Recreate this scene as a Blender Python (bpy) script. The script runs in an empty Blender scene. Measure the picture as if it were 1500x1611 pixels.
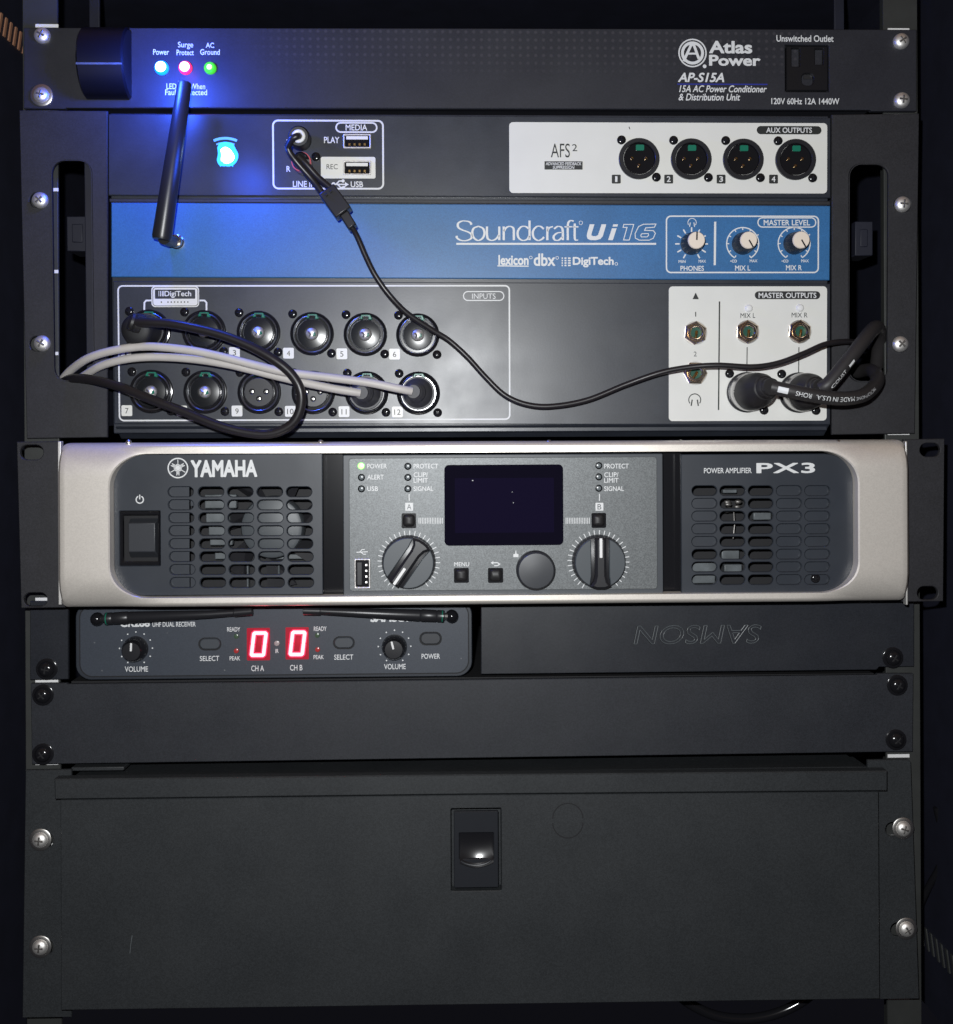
import bpy, bmesh, math, random
from mathutils import Vector, Matrix
from mathutils.geometry import delaunay_2d_cdt
random.seed(7)
SC = bpy.context.scene
COL = SC.collection
# ------------------------------------------------------------------ camera, world, flash, exposure
D, FPX, AX, AY = 0.55, 1600.0, 750.0, 700.0
S = D / FPX                                   # metres per photo pixel on the rack front plane
YAW, ROLL = math.radians(1.4), math.radians(0.25)
cam_pos = Vector((0, -D, 0))
f_ = Vector((math.sin(YAW), math.cos(YAW), 0))
r0 = Vector((math.cos(YAW), -math.sin(YAW), 0)); u0 = Vector((0, 0, 1))
r_ = r0 * math.cos(ROLL) - u0 * math.sin(ROLL)
u_ = u0 * math.cos(ROLL) + r0 * math.sin(ROLL)
cd = bpy.data.cameras.new('camera'); cam = bpy.data.objects.new('camera', cd); COL.objects.link(cam)
cam.matrix_world = Matrix(((r_.x, u_.x, -f_.x, cam_pos.x), (r_.y, u_.y, -f_.y, cam_pos.y), (r_.z, u_.z, -f_.z, cam_pos.z), (0, 0, 0, 1)))
cd.sensor_fit = 'HORIZONTAL'; cd.sensor_width = 36.0; cd.lens = 36.0 * FPX / 1500.0
cd.shift_x = (750 - AX) / 1500.0; cd.shift_y = -(805.5 - AY) / 1500.0
cd.clip_start = 0.01; cd.clip_end = 50
SC.camera = cam
SC.view_settings.view_transform = 'Standard'; SC.view_settings.look = 'None'
SC.view_settings.exposure = 0; SC.view_settings.gamma = 1; SC.view_settings.use_curve_mapping = False

w = bpy.data.worlds.new('World'); SC.world = w; w.use_nodes = True
wn = w.node_tree.nodes; wl = w.node_tree.links
bg = wn['Background']; bg.inputs['Strength'].default_value = 0.42
wt = wn.new('ShaderNodeTexCoord'); wsep = wn.new('ShaderNodeSeparateXYZ'); wr = wn.new('ShaderNodeValToRGB')
wm = wn.new('ShaderNodeMapRange'); wm.inputs[1].default_value = -1; wm.inputs[2].default_value = 1
wl.new(wt.outputs['Generated'], wsep.inputs[0]); wl.new(wsep.outputs['Z'], wm.inputs[0]); wl.new(wm.outputs[0], wr.inputs[0])
wr.color_ramp.elements[0].color = (0.01, 0.01, 0.014, 1); wr.color_ramp.elements[0].position = 0.25
wr.color_ramp.elements[1].color = (0.30, 0.155, 0.075, 1); wr.color_ramp.elements[1].position = 0.95
e = wr.color_ramp.elements.new(0.55); e.color = (0.02, 0.02, 0.032, 1)
wl.new(wr.outputs[0], bg.inputs['Color'])

fl = bpy.data.lights.new('phone_flash', 'POINT'); fl.energy = 11.5; fl.shadow_soft_size = 0.004; fl.color = (0.97, 0.99, 1.0)
flo = bpy.data.objects.new('phone_flash', fl); flo.location = cam_pos + Vector((-0.018, 0.0, 0.032)); COL.objects.link(flo)

def lamp(name, loc, energy, color, size, parent=None):
    l = bpy.data.lights.new(name, 'POINT'); l.energy = energy; l.color = color; l.shadow_soft_size = size
    o = bpy.data.objects.new(name, l); o.location = loc; COL.objects.link(o)
    if parent: o.parent = parent
    return o

# ------------------------------------------------------------------ materials
def mat(name, col, rough=0.5, metal=0.0, bump=0.0, bscale=900.0, var=0.0, vscale=60.0, spk=0.0, spkscale=2200.0,
        emit=None, es=0.0, spec=0.5, coat=0.0, trans=0.0, rvar=0.0, dust=0.0, dots=None):
    m = bpy.data.materials.new(name); m.use_nodes = True
    n, l = m.node_tree.nodes, m.node_tree.links
    b = n['Principled BSDF']
    b.inputs['Base Color'].default_value = (*col, 1); b.inputs['Roughness'].default_value = rough
    b.inputs['Metallic'].default_value = metal; b.inputs['Specular IOR Level'].default_value = spec
    b.inputs['Coat Weight'].default_value = coat; b.inputs['Transmission Weight'].default_value = trans
    tc = n.new('ShaderNodeTexCoord')
    src = None
    if var:
        t = n.new('ShaderNodeTexNoise'); t.inputs['Scale'].default_value = vscale; t.inputs['Detail'].default_value = 5
        l.new(tc.outputs['Object'], t.inputs['Vector'])
        r = n.new('ShaderNodeMapRange'); r.inputs[1].default_value = 0.3; r.inputs[2].default_value = 0.7
        r.inputs[3].default_value = 1 - var; r.inputs[4].default_value = 1 + var
        l.new(t.outputs['Fac'], r.inputs[0])
        mx = n.new('ShaderNodeMix'); mx.data_type = 'RGBA'; mx.blend_type = 'MULTIPLY'; mx.inputs[0].default_value = 1
        mx.inputs[6].default_value = (*col, 1); l.new(r.outputs[0], mx.inputs[7]); src = mx.outputs[2]
    if spk:
        t = n.new('ShaderNodeTexVoronoi'); t.inputs['Scale'].default_value = spkscale
        l.new(tc.outputs['Object'], t.inputs['Vector'])
        sp = n.new('ShaderNodeSeparateColor'); l.new(t.outputs['Color'], sp.inputs[0])
        r = n.new('ShaderNodeMapRange'); r.inputs[3].default_value = 1 - spk; r.inputs[4].default_value = 1 + spk
        l.new(sp.outputs[0], r.inputs[0])
        mx = n.new('ShaderNodeMix'); mx.data_type = 'RGBA'; mx.blend_type = 'MULTIPLY'; mx.inputs[0].default_value = 1
        if src: l.new(src, mx.inputs[6])
        else: mx.inputs[6].default_value = (*col, 1)
        l.new(r.outputs[0], mx.inputs[7]); src = mx.outputs[2]
    if dots:      # faint staggered dots: a reflected lattice painted into the base colour
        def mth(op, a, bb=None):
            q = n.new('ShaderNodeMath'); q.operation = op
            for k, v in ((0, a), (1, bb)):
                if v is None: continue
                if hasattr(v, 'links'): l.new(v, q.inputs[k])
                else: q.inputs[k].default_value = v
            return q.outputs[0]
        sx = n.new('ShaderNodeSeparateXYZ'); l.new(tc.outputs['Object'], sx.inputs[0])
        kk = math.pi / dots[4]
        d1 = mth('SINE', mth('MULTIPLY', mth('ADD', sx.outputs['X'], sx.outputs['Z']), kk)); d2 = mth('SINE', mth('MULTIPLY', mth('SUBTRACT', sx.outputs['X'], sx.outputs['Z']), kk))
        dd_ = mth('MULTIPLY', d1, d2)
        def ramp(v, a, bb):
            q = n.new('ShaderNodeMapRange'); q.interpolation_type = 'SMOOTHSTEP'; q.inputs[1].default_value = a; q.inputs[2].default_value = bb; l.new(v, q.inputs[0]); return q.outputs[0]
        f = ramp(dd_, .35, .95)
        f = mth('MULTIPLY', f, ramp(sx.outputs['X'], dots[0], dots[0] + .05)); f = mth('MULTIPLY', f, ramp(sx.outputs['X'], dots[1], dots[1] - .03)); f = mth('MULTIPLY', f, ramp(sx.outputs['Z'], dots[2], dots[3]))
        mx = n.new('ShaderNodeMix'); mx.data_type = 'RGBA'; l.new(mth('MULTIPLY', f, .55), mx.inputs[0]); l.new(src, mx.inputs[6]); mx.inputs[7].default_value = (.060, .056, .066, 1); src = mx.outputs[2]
    if dust:      # sparse lint and dust specks
        t = n.new('ShaderNodeTexVoronoi'); t.inputs['Scale'].default_value = 190
        nz = n.new('ShaderNodeTexNoise'); nz.inputs['Scale'].default_value = 420
        va = n.new('ShaderNodeVectorMath'); va.operation = 'MULTIPLY_ADD'; va.inputs[1].default_value = (.0014,) * 3
        l.new(tc.outputs['Object'], nz.inputs['Vector']); l.new(nz.outputs['Color'], va.inputs[0]); l.new(tc.outputs['Object'], va.inputs[2]); l.new(va.outputs[0], t.inputs['Vector'])
        r = n.new('ShaderNodeMapRange'); r.inputs[1].default_value = .11; r.inputs[2].default_value = .05; l.new(t.outputs['Distance'], r.inputs[0])
        sp = n.new('ShaderNodeSeparateColor'); l.new(t.outputs['Color'], sp.inputs[0])
        r2 = n.new('ShaderNodeMapRange'); r2.inputs[1].default_value = .86; r2.inputs[2].default_value = 1.0; r2.inputs[4].default_value = dust; l.new(sp.outputs[1], r2.inputs[0])
        mu = n.new('ShaderNodeMath'); mu.operation = 'MULTIPLY'; l.new(r.outputs[0], mu.inputs[0]); l.new(r2.outputs[0], mu.inputs[1])
        mx = n.new('ShaderNodeMix'); mx.data_type = 'RGBA'; l.new(mu.outputs[0], mx.inputs[0]); mx.inputs[7].default_value = (.30, .30, .30, 1)
        if src: l.new(src, mx.inputs[6])
        else: mx.inputs[6].default_value = (*col, 1)
        src = mx.outputs[2]
    if src: l.new(src, b.inputs['Base Color'])
    if rvar:
        t = n.new('ShaderNodeTexNoise'); t.inputs['Scale'].default_value = 35; t.inputs['Detail'].default_value = 6
        l.new(tc.outputs['Object'], t.inputs['Vector'])
        r = n.new('ShaderNodeMapRange'); r.inputs[1].default_value = 0.3; r.inputs[2].default_value = 0.7
        r.inputs[3].default_value = rough - rvar; r.inputs[4].default_value = rough + rvar
        l.new(t.outputs['Fac'], r.inputs[0]); l.new(r.outputs[0], b.inputs['Roughness'])
    if bump:
        t = n.new('ShaderNodeTexNoise'); t.inputs['Scale'].default_value = bscale; t.inputs['Detail'].default_value = 2
        l.new(tc.outputs['Object'], t.inputs['Vector'])
        bp = n.new('ShaderNodeBump'); bp.inputs['Strength'].default_value = bump; bp.inputs['Distance'].default_value = 0.00004
        l.new(t.outputs['Fac'], bp.inputs['Height']); l.new(bp.outputs[0], b.inputs['Normal'])
    if emit:
        b.inputs['Emission Color'].default_value = (*emit, 1); b.inputs['Emission Strength'].default_value = es
    return m

M = dict(
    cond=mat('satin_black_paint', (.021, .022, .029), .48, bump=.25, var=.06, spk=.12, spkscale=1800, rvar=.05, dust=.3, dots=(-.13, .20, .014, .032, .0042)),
    mixer=mat('textured_black_paint', (.025, .029, .039), .38, spec=.6, bump=.35, bscale=1100, var=.12, spk=.12, rvar=.04, dust=.45),
    ear=mat('matt_black_paint', (.022, .022, .026), .52, spk=.2, spkscale=1800, bump=.3, var=.1, dust=.45),
    blue=mat('blue_paint', (.031, .138, .335), .42, spec=.55, bump=.3, bscale=1000, var=.1, vscale=25, spk=.12),
    white=mat('white_enamel', (.74, .74, .71), .40, var=.02, bump=.08),
    print=mat('white_ink', (.72, .73, .74), .5),
    grey_print=mat('grey_ink', (.50, .51, .53), .5),
    blackink=mat('black_ink', (.02, .022, .022), .5),
    blueink=mat('blue_ink', (.02, .03, .28), .5),
    silver=mat('champagne_paint', (.83, .775, .71), .42, metal=.55, bump=.12, bscale=1400, spk=.05, spkscale=1800),
    sparkle=mat('grey_fleck_paint', (.135, .145, .15), .45, metal=.2, bump=.3, bscale=1300, spk=.28, spkscale=2300),
    grille=mat('grille_plastic', (.024, .029, .039), .46, bump=.2, var=.08, rvar=.04, dust=.45),
    bezel=mat('bezel_plastic', (.050, .057, .068), .45, bump=.15),
    receiver=mat('receiver_plastic', (.041, .049, .065), .48, bump=.3, bscale=1200, spk=.1, dust=.45),
    tray=mat('tray_paint', (.019, .021, .027), .40, bump=.3, var=.05, rvar=.04, spk=.15, spkscale=1800, dust=.45),
    blank=mat('blank_paint', (.021, .023, .029), .50, bump=.3, var=.05, rvar=.045, spk=.2, spkscale=1800, dust=.45),
    drawer=mat('drawer_paint', (.0245, .0275, .0305), .50, bump=.3, var=.05, vscale=40, rvar=.045, spk=.22, spkscale=1800, dust=.45),
    dark=mat('dark_interior', (.006, .006, .008), .7),
    plastic=mat('black_plastic', (.018, .018, .021), .35, bump=.1),
    gloss=mat('gloss_black_plastic', (.010, .010, .012), .16),
    drum=mat('drum_plastic', (.004, .004, .006), .42, bump=.1, spec=.3),
    socketp=mat('outlet_plastic', (.007, .007, .009), .4, bump=.1),
    latchp=mat('latch_plastic', (.021, .023, .028), .3),
    rubber=mat('black_rubber', (.016, .015, .016), .5, bump=.15),
    knobgrey=mat('knob_facet_plastic', (.055, .065, .075), .45, bump=.1),
    button=mat('button_plastic', (.038, .041, .048), .38),
    boot=mat('grey_rubber', (.055, .055, .062), .5, bump=.2),
    chrome=mat('bright_steel', (.88, .86, .82), .34, metal=1, var=.05),
    zinc=mat('zinc_steel', (.95, .93, .90), .5, metal=.9, bump=.2, var=.08),
    blacksteel=mat('black_steel', (.07, .07, .075), .45, metal=.8),
    combop=mat('socket_plastic', (.012, .013, .015), .24),
    plugrub=mat('plug_rubber', (.009, .009, .011), .6),
    shell=mat('plug_shell_steel', (.62, .61, .60), .33, metal=1, var=.1),
    liner=mat('jack_liner_plastic', (.004, .07, .045), .5),
    ringsteel=mat('ring_steel', (.65, .67, .72), .3, metal=1),
    recess=mat('steel_recess', (.25, .24, .23), .5, metal=.9),
    gold=mat('gold_contact', (.85, .55, .22), .25, metal=1),
    nickel=mat('nickel', (.80, .68, .55), .2, metal=1),
    green=mat('green_plastic', (.008, .16, .10), .35),
    white_cable=mat('white_cable_jacket', (.52, .49, .47), .5, bump=.1, var=.08),
    black_cable=mat('black_cable_jacket', (.016, .014, .016), .36, bump=.12, bscale=500),
    thick_cable=mat('thick_cable_jacket', (.026, .024, .025), .5, bump=.25, bscale=700),
    cream=mat('cream_cap', (.80, .70, .60), .42),
    redp=mat('red_plastic', (.6, .06, .10), .35),
    whitep=mat('white_plastic', (.8, .8, .8), .35),
    screen=mat('display_glass', (.006, .005, .012), .03, spec=.3),
    lcd=mat('display_panel', (.008, .006, .020), .04, spec=.2),
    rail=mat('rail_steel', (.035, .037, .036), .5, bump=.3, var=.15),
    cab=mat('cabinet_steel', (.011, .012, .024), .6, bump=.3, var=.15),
    vent=mat('lit_vent_edge', (.40, .20, .12), .5),  # warm light on the left vent slots, put into their colour
    bluecore=mat('blue_led_core', (.5, .8, 1), .3, emit=(.75, .92, 1), es=6),
    bluelens=mat('blue_led_lens', (.02, .15, .8), .25, emit=(.0, .22, 1), es=2.2),
    redcore=mat('red_led_core', (1, .6, .6), .3, emit=(1, .72, .72), es=3),
    redlens=mat('red_led_lens', (.6, .02, .08), .25, emit=(1, .03, .12), es=1.1),
    greencore=mat('green_led_core', (.6, 1, .2), .3, emit=(.6, 1, .12), es=1.3),
    greenlens=mat('green_led_lens', (.05, .5, .02), .25, emit=(.08, .75, .02), es=.6),
    cyan=mat('lit_emblem', (.1, .5, 1), .3, emit=(.0, .42, 1), es=1.25),
    cyandim=mat('dim_emblem', (.2, .5, .8), .3, emit=(.03, .25, .7), es=.55),
    ampled=mat('green_power_led', (.5, 1, .3), .3, emit=(.62, 1, .32), es=1.15),
    ampring=mat('green_led_rim', (.1, .6, .1), .3, emit=(.1, .7, .12), es=.7),
    seg=mat('lit_segment', (1, .4, .4), .4, emit=(1, .30, .38), es=2.1),
    segrim=mat('segment_glow', (.4, .02, .05), .4, emit=(1, .03, .13), es=.75),
    segwin=mat('red_display_window', (.25, .01, .02), .3, emit=(1, .01, .07), es=.17),
    dimled=mat('unlit_led', (.14, .16, .17), .25),
    dimgreen=mat('unlit_green_led', (.06, .10, .06), .25),
    dimred=mat('unlit_red_led', (.40, .04, .04), .25),
    irled=mat('clear_led', (.35, .33, .33), .3),
    fan=mat('fan_plastic', (.062, .07, .078), .45, bump=.1),
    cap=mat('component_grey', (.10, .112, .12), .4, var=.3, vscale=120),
)

# ------------------------------------------------------------------ geometry collector
def inside(p, lp):
    r = False; j = len(lp) - 1
    for i in range(len(lp)):
        a, b = lp[i], lp[j]
        if (a[1] > p[1]) != (b[1] > p[1]) and p[0] < (b[0] - a[0]) * (p[1] - a[1]) / (b[1] - a[1]) + a[0]: r = not r
        j = i
    return r
class G:
    def __init__(s): s.v = []; s.f = []; s.isplate = False
    def box(s, x0, x1, y0, y1, z0, z1):
        b = len(s.v)
        s.v += [(x, y, z) for z in (z0, z1) for y in (y0, y1) for x in (x0, x1)]
        for q in ((0, 1, 3, 2), (4, 6, 7, 5), (0, 4, 5, 1), (2, 3, 7, 6), (0, 2, 6, 4), (1, 5, 7, 3)): s.f.append([b + i for i in q])
        return s
    def plate(s, outer, holes=(), out=0.0, th=0.002, back=True, ch=None):
        loops = [list(outer)] + [list(h) for h in holes]
        if ch is None: ch = min(.0004, th * .3) if th >= .0008 else 0
        s.isplate = True
        flat = [p for lp in loops for p in lp]; n = len(flat)
        front = flat
        if ch:
            front = []
            for li, lp in enumerate(loops):
                m = len(lp); ar = sum(lp[k][0] * lp[(k + 1) % m][1] - lp[(k + 1) % m][0] * lp[k][1] for k in range(m))
                sg = (1 if ar > 0 else -1) * (1 if li == 0 else -1)
                for k in range(m):
                    a, b, c = Vector(lp[k - 1]), Vector(lp[k]), Vector(lp[(k + 1) % m])
                    d1, d2 = (b - a), (c - b)
                    d1 = d1.normalized() if d1.length > 1e-9 else d2.normalized(); d2 = d2.normalized() if d2.length > 1e-9 else d1
                    n1, n2 = Vector((-d1.y, d1.x)), Vector((-d2.y, d2.x)); q = (n1 + n2)
                    q = q.normalized() if q.length > 1e-6 else n1
                    p = b + q * (sg * ch / max(.5, q.dot(n1))); front.append((p.x, p.y))
        fl, k0 = [], 0
        for lp in loops: fl.append(front[k0:k0 + len(lp)]); k0 += len(lp)
        eds, k0 = [], 0
        for lp in loops:
            eds += [(k0 + i, k0 + (i + 1) % len(lp)) for i in range(len(lp))]; k0 += len(lp)
        vo, _, fo_, ov, _, _ = delaunay_2d_cdt([Vector((p[0] * 1000, p[1] * 1000)) for p in front], eds, [], 0, 1e-5, True)
        near = lambda q: min(range(n), key=lambda k: (front[k][0] * 1000 - q.x) ** 2 + (front[k][1] * 1000 - q.y) ** 2)
        om = [o[0] if o else near(vo[i]) for i, o in enumerate(ov)]
        tris = []
        for f in fo_:
            c = (vo[f[0]] + vo[f[1]] + vo[f[2]]) / 3000
            if inside(c, fl[0]) and not any(inside(c, h) for h in fl[1:]): 
                t = [om[i] for i in f]
                if len(set(t)) == 3: tris.append(t)
        lay = [(front, -out)] + ([(flat, -out + ch)] if ch else []) + ([(flat, -out + th)] if th else [])
        b = len(s.v)
        for pts, y in lay: s.v += [(p[0], y, p[1]) for p in pts]
        s.f += [[b + i for i in t] for t in tris]
        if th:
            if back: s.f += [[b + (len(lay) - 1) * n + i for i in t] for t in tris]
            for L in range(len(lay) - 1):
                k = b + L * n
                for lp in loops:
                    m = len(lp)
                    for i in range(m):
                        j = (i + 1) % m; s.f.append([k + i, k + j, k + n + j, k + n + i])
                    k += m
        return s
    def lathe(s, cx, cz, prof, n=40, tilt=None, cap=True):
        b = len(s.v); m = len(prof)
        for (r, o) in prof:
            for i in range(n):
                a = 2 * math.pi * i / n
                p = Vector((r * math.cos(a), -o, r * math.sin(a)))
                if tilt: p = tilt @ p
                s.v.append((cx + p.x, p.y, cz + p.z))
        for k in range(m - 1):
            for i in range(n):
                j = (i + 1) % n
                s.f.append([b + k * n + i, b + k * n + j, b + (k + 1) * n + j, b + (k + 1) * n + i])
        if cap and prof[-1][0] > 1e-5: s.f.append([b + (m - 1) * n + i for i in range(n)])
        return s
    def tube(s, pts, rad, n=14, cap=True):
        pts = [Vector(p) for p in pts]; L = len(pts)
        if not isinstance(rad, (list, tuple)): rad = [rad] * L
        t = [(pts[min(i + 1, L - 1)] - pts[max(i - 1, 0)]).normalized() for i in range(L)]
        nn = t[0].orthogonal().normalized(); b = len(s.v)
        for i in range(L):
            nn = (nn - t[i] * nn.dot(t[i])).normalized(); bb = t[i].cross(nn)
            for k in range(n):
                a = 2 * math.pi * k / n
                s.v.append(tuple(pts[i] + (nn * math.cos(a) + bb * math.sin(a)) * rad[i]))
        for i in range(L - 1):
            for k in range(n):
                j = (k + 1) % n
                s.f.append([b + i * n + k, b + i * n + j, b + (i + 1) * n + j, b + (i + 1) * n + k])
        if cap:
            s.f.append([b + k for k in range(n)][::-1]); s.f.append([b + (L - 1) * n + k for k in range(n)])
        return s
    def ball(s, c, r, n=16, m=10, sq=(1, 1, 1)):
        b = len(s.v)
        for j in range(m + 1):
            ph = math.pi * j / m
            for i in range(n):
                a = 2 * math.pi * i / n
                s.v.append((c[0] + r * sq[0] * math.sin(ph) * math.cos(a), c[1] + r * sq[1] * math.cos(ph), c[2] + r * sq[2] * math.sin(ph) * math.sin(a)))
        for j in range(m):
            for i in range(n):
                k = (i + 1) % n
                s.f.append([b + j * n + i, b + j * n + k, b + (j + 1) * n + k, b + (j + 1) * n + i])
        return s
    def stroke(s, pts, wd, out, closed=False, nib=None):
        pts = [Vector((p[0], p[1])) for p in pts]; L = len(pts); b = len(s.v)
        for i in range(L):
            a = pts[(i - 1) % L] if (closed or i > 0) else pts[i]
            c = pts[(i + 1) % L] if (closed or i < L - 1) else pts[i]
            d1 = (pts[i] - a); d2 = (c - pts[i])
            if d1.length < 1e-9: d1 = d2
            if d2.length < 1e-9: d2 = d1
            d1 = d1.normalized(); d2 = d2.normalized(); d = (d1 + d2)
            d = d.normalized() if d.length > 1e-6 else d1
            nrm = Vector((-d.y, d.x)); k = max(0.45, nrm.dot(Vector((-d1.y, d1.x))))
            hw = (wd if nib is None else nib(d)) / 2 / k
            p, q = pts[i] + nrm * hw, pts[i] - nrm * hw
            s.v += [(p.x, -out, p.y), (q.x, -out, q.y)]
        for i in range(L if closed else L - 1):
            j = (i + 1) % L
            s.f.append([b + 2 * i, b + 2 * i + 1, b + 2 * j + 1, b + 2 * j])
        return s
    def flat(s, pts, out):
        return s.plate(pts, (), out, 0)
    def build(s, name, m, parent=None, bevel=0.0, ang=35, seg=2, loc=None, origin=None):
        me = bpy.data.meshes.new(name)
        vs = s.v if origin is None else [(x - origin[0], y - origin[1], z - origin[2]) for x, y, z in s.v]
        me.from_pydata(vs, [], s.f); me.update()
        bm = bmesh.new(); bm.from_mesh(me)
        bmesh.ops.remove_doubles(bm, verts=bm.verts, dist=3e-7)
        bmesh.ops.dissolve_degenerate(bm, edges=bm.edges, dist=1e-7)
        bmesh.ops.recalc_face_normals(bm, faces=bm.faces)
        for f in bm.faces: f.smooth = not name.endswith('lettering')
        bm.to_mesh(me); bm.free()
        me.set_sharp_from_angle(angle=math.radians(ang))
        me.materials.append(M[m] if isinstance(m, str) else m)
        o = bpy.data.objects.new(name, me); COL.objects.link(o)
        if origin is not None: o.location = origin
        if loc: o.location = loc
        if parent: o.parent = parent
        if bevel and not s.isplate:
            md = o.modifiers.new('bevel', 'BEVEL'); md.width = bevel; md.segments = seg; md.limit_method = 'ANGLE'; md.angle_limit = math.radians(40)
            md.harden_normals = False
        return o

def rr(x0, z0, x1, z1, r, n=6):
    x0, x1 = min(x0, x1), max(x0, x1); z0, z1 = min(z0, z1), max(z0, z1)
    r = min(r, (x1 - x0) / 2 - 1e-6, (z1 - z0) / 2 - 1e-6)
    pts = []
    for cx, cz, a0 in ((x1 - r, z1 - r, 0), (x0 + r, z1 - r, 90), (x0 + r, z0 + r, 180), (x1 - r, z0 + r, 270)):
        for i in range(n + 1):
            a = math.radians(a0 + 90 * i / n); pts.append((cx + r * math.cos(a), cz + r * math.sin(a)))
    return pts
def circ(cx, cz, r, n=32): return [(cx + r * math.cos(2 * math.pi * i / n), cz + r * math.sin(2 * math.pi * i / n)) for i in range(n)]
def arc(cx, cz, r, a0, a1, n=24): return [(cx + r * math.cos(math.radians(a0 + (a1 - a0) * i / n)), cz + r * math.sin(math.radians(a0 + (a1 - a0) * i / n))) for i in range(n + 1)]
def cr(pts, sub=10):
    pts = [Vector(p) for p in pts]; q = [pts[0] * 2 - pts[1]] + pts + [pts[-1] * 2 - pts[-2]]; o = []
    for i in range(1, len(q) - 2):
        for k in range(sub):
            t = k / sub; a, b, c, d = q[i - 1:i + 3]
            o.append(0.5 * ((2 * b) + (c - a) * t + (2 * a - 5 * b + 4 * c - d) * t * t + (3 * b - a - 3 * c + d) * t ** 3))
    o.append(pts[-1]); return o

_tc = {}
def glyphs(body, bold, shear, space=1.0):
    k = (body, bold, shear, space)
    if k not in _tc:
        cu = bpy.data.curves.new('lettering_source', 'FONT'); cu.body = body; cu.offset = 0; cu.shear = shear; cu.resolution_u = 4
        cu.space_character = space; cu.fill_mode = 'FRONT'
        o = bpy.data.objects.new('lettering_source', cu); COL.objects.link(o)
        bpy.context.view_layer.update()
        me = bpy.data.meshes.new_from_object(o.evaluated_get(bpy.context.evaluated_depsgraph_get()))
        vs = [(v.co.x, v.co.y) for v in me.vertices]; fs = [list(p.vertices) for p in me.polygons]
        bpy.data.objects.remove(o); bpy.data.curves.remove(cu); bpy.data.meshes.remove(me)
        if bold:      # heavier weight: a band along every outline edge
            wl_ = {}; wm = [wl_.setdefault((round(v[0], 5), round(v[1], 5)), i) for i, v in enumerate(vs)]
            cnt = {}
            for f in fs:
                for i in range(len(f)):
                    e_ = tuple(sorted((wm[f[i]], wm[f[(i + 1) % len(f)]]))); cnt[e_] = cnt.get(e_, 0) + 1
            for (a, b), c_ in cnt.items():
                if c_ != 1: continue
                p, q = Vector(vs[a]), Vector(vs[b]); d = (q - p)
                if d.length < 1e-6: continue
                d = d.normalized() * bold * .8; nn = Vector((-d.y, d.x)); k0 = len(vs)
                for t in (p - d * .6 + nn, p - d * .6 - nn, q + d * .6 - nn, q + d * .6 + nn): vs.append((t.x, t.y))
                fs.append([k0, k0 + 1, k0 + 2, k0 + 3])
        _tc[k] = (vs, fs)
    return _tc[k]

# ------------------------------------------------------------------ devices: a local plane measured in photo pixels
class Dev:
    def __init__(s, name, label, cat, base_px, y=0.0, tilt=0.0, group=None):
        s.y, s.tilt = y, math.radians(tilt)
        s.o = Vector((0, y, 0)); s.R3 = Matrix.Rotation(s.tilt, 3, 'X')
        if base_px:
            x, z = s.L(*base_px, 0); s.o = s.o + s.R3 @ Vector((x, 0, z))
        s.e = bpy.data.objects.new(name, None); COL.objects.link(s.e); s.e.empty_display_size = .02
        s.e.location = s.o; s.e.rotation_euler = (s.tilt, 0, 0)
        s.e['label'] = label; s.e['category'] = cat
        if group: s.e['group'] = group
    def L(s, px, py, out=0.0):
        d = f_ + r_ * ((px - AX) / FPX) - u_ * ((py - AY) / FPX)
        RT = s.R3.transposed(); c = RT @ (cam_pos - s.o); d = RT @ d
        t = (-out - c.y) / d.y; p = c + d * t
        return (p.x, p.z)
    def W(s, px, py, out=0.0):
        x, z = s.L(px, py, out); return s.o + s.R3 @ Vector((x, -out, z))
    def P(s, pts, out=0.0): return [s.L(p[0], p[1], out) for p in pts]
    def rect(s, a, b, c, d, out=0.0):
        mx, my = (a + c) / 2, (b + d) / 2
        return (s.L(a, my, out)[0], s.L(mx, d, out)[1], s.L(c, my, out)[0], s.L(mx, b, out)[1])   # x0 z0 x1 z1
    def box(s, g, a, b, c, d, out, th):
        x0, z0, x1, z1 = s.rect(a, b, c, d, out); g.box(x0, x1, -out, -out + th, z0, z1); return g
    def rplate(s, g, a, b, c, d, r, out, th, holes=(), n=6):
        g.plate(rr(*s.rect(a, b, c, d, out), r * S, n), holes, out, th); return g
    def frame(s, g, a, b, c, d, r, wd, out):
        g.stroke(rr(*s.rect(a, b, c, d, out), r * S), wd * S, out, True); return g
    def line(s, g, pts, wd, out, closed=False): g.stroke(s.P(pts, out), wd * S, out, closed); return g
    def text(s, g, body, a, b, c, d, out, bold=0.0, shear=0.0, rot=False, th=0, space=1.0):
        vs, fs = glyphs(body, bold, shear, space)
        xs = [v[0] for v in vs]; ys = [v[1] for v in vs]
        ax, bx, ay, by = min(xs), max(xs), min(ys), max(ys)
        x0, z0, x1, z1 = s.rect(a, b, c, d, out)
        # follow the slight slope of the row
        for n_, f in enumerate(fs):       # every face has its own verts: overlaps inside a bold glyph never share a plane
            k = len(g.v)
            for i in f:
                u = (vs[i][0] - ax) / (bx - ax); v = (vs[i][1] - ay) / (by - ay)
                g.v.append((x0 + (x1 - x0) * u, -out - (n_ % 97) * 8e-7, z0 + (z1 - z0) * v))
            g.f.append(list(range(k, k + len(f))))
        return g

def copy_tree(o, parent=None, loc=None):
    c = o.copy(); COL.objects.link(c); c.parent = parent
    if loc is not None: c.location = loc
    for ch in list(o.children): copy_tree(ch, c)
    return c

U = S      # one photo pixel on the front plane, in metres
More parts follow.
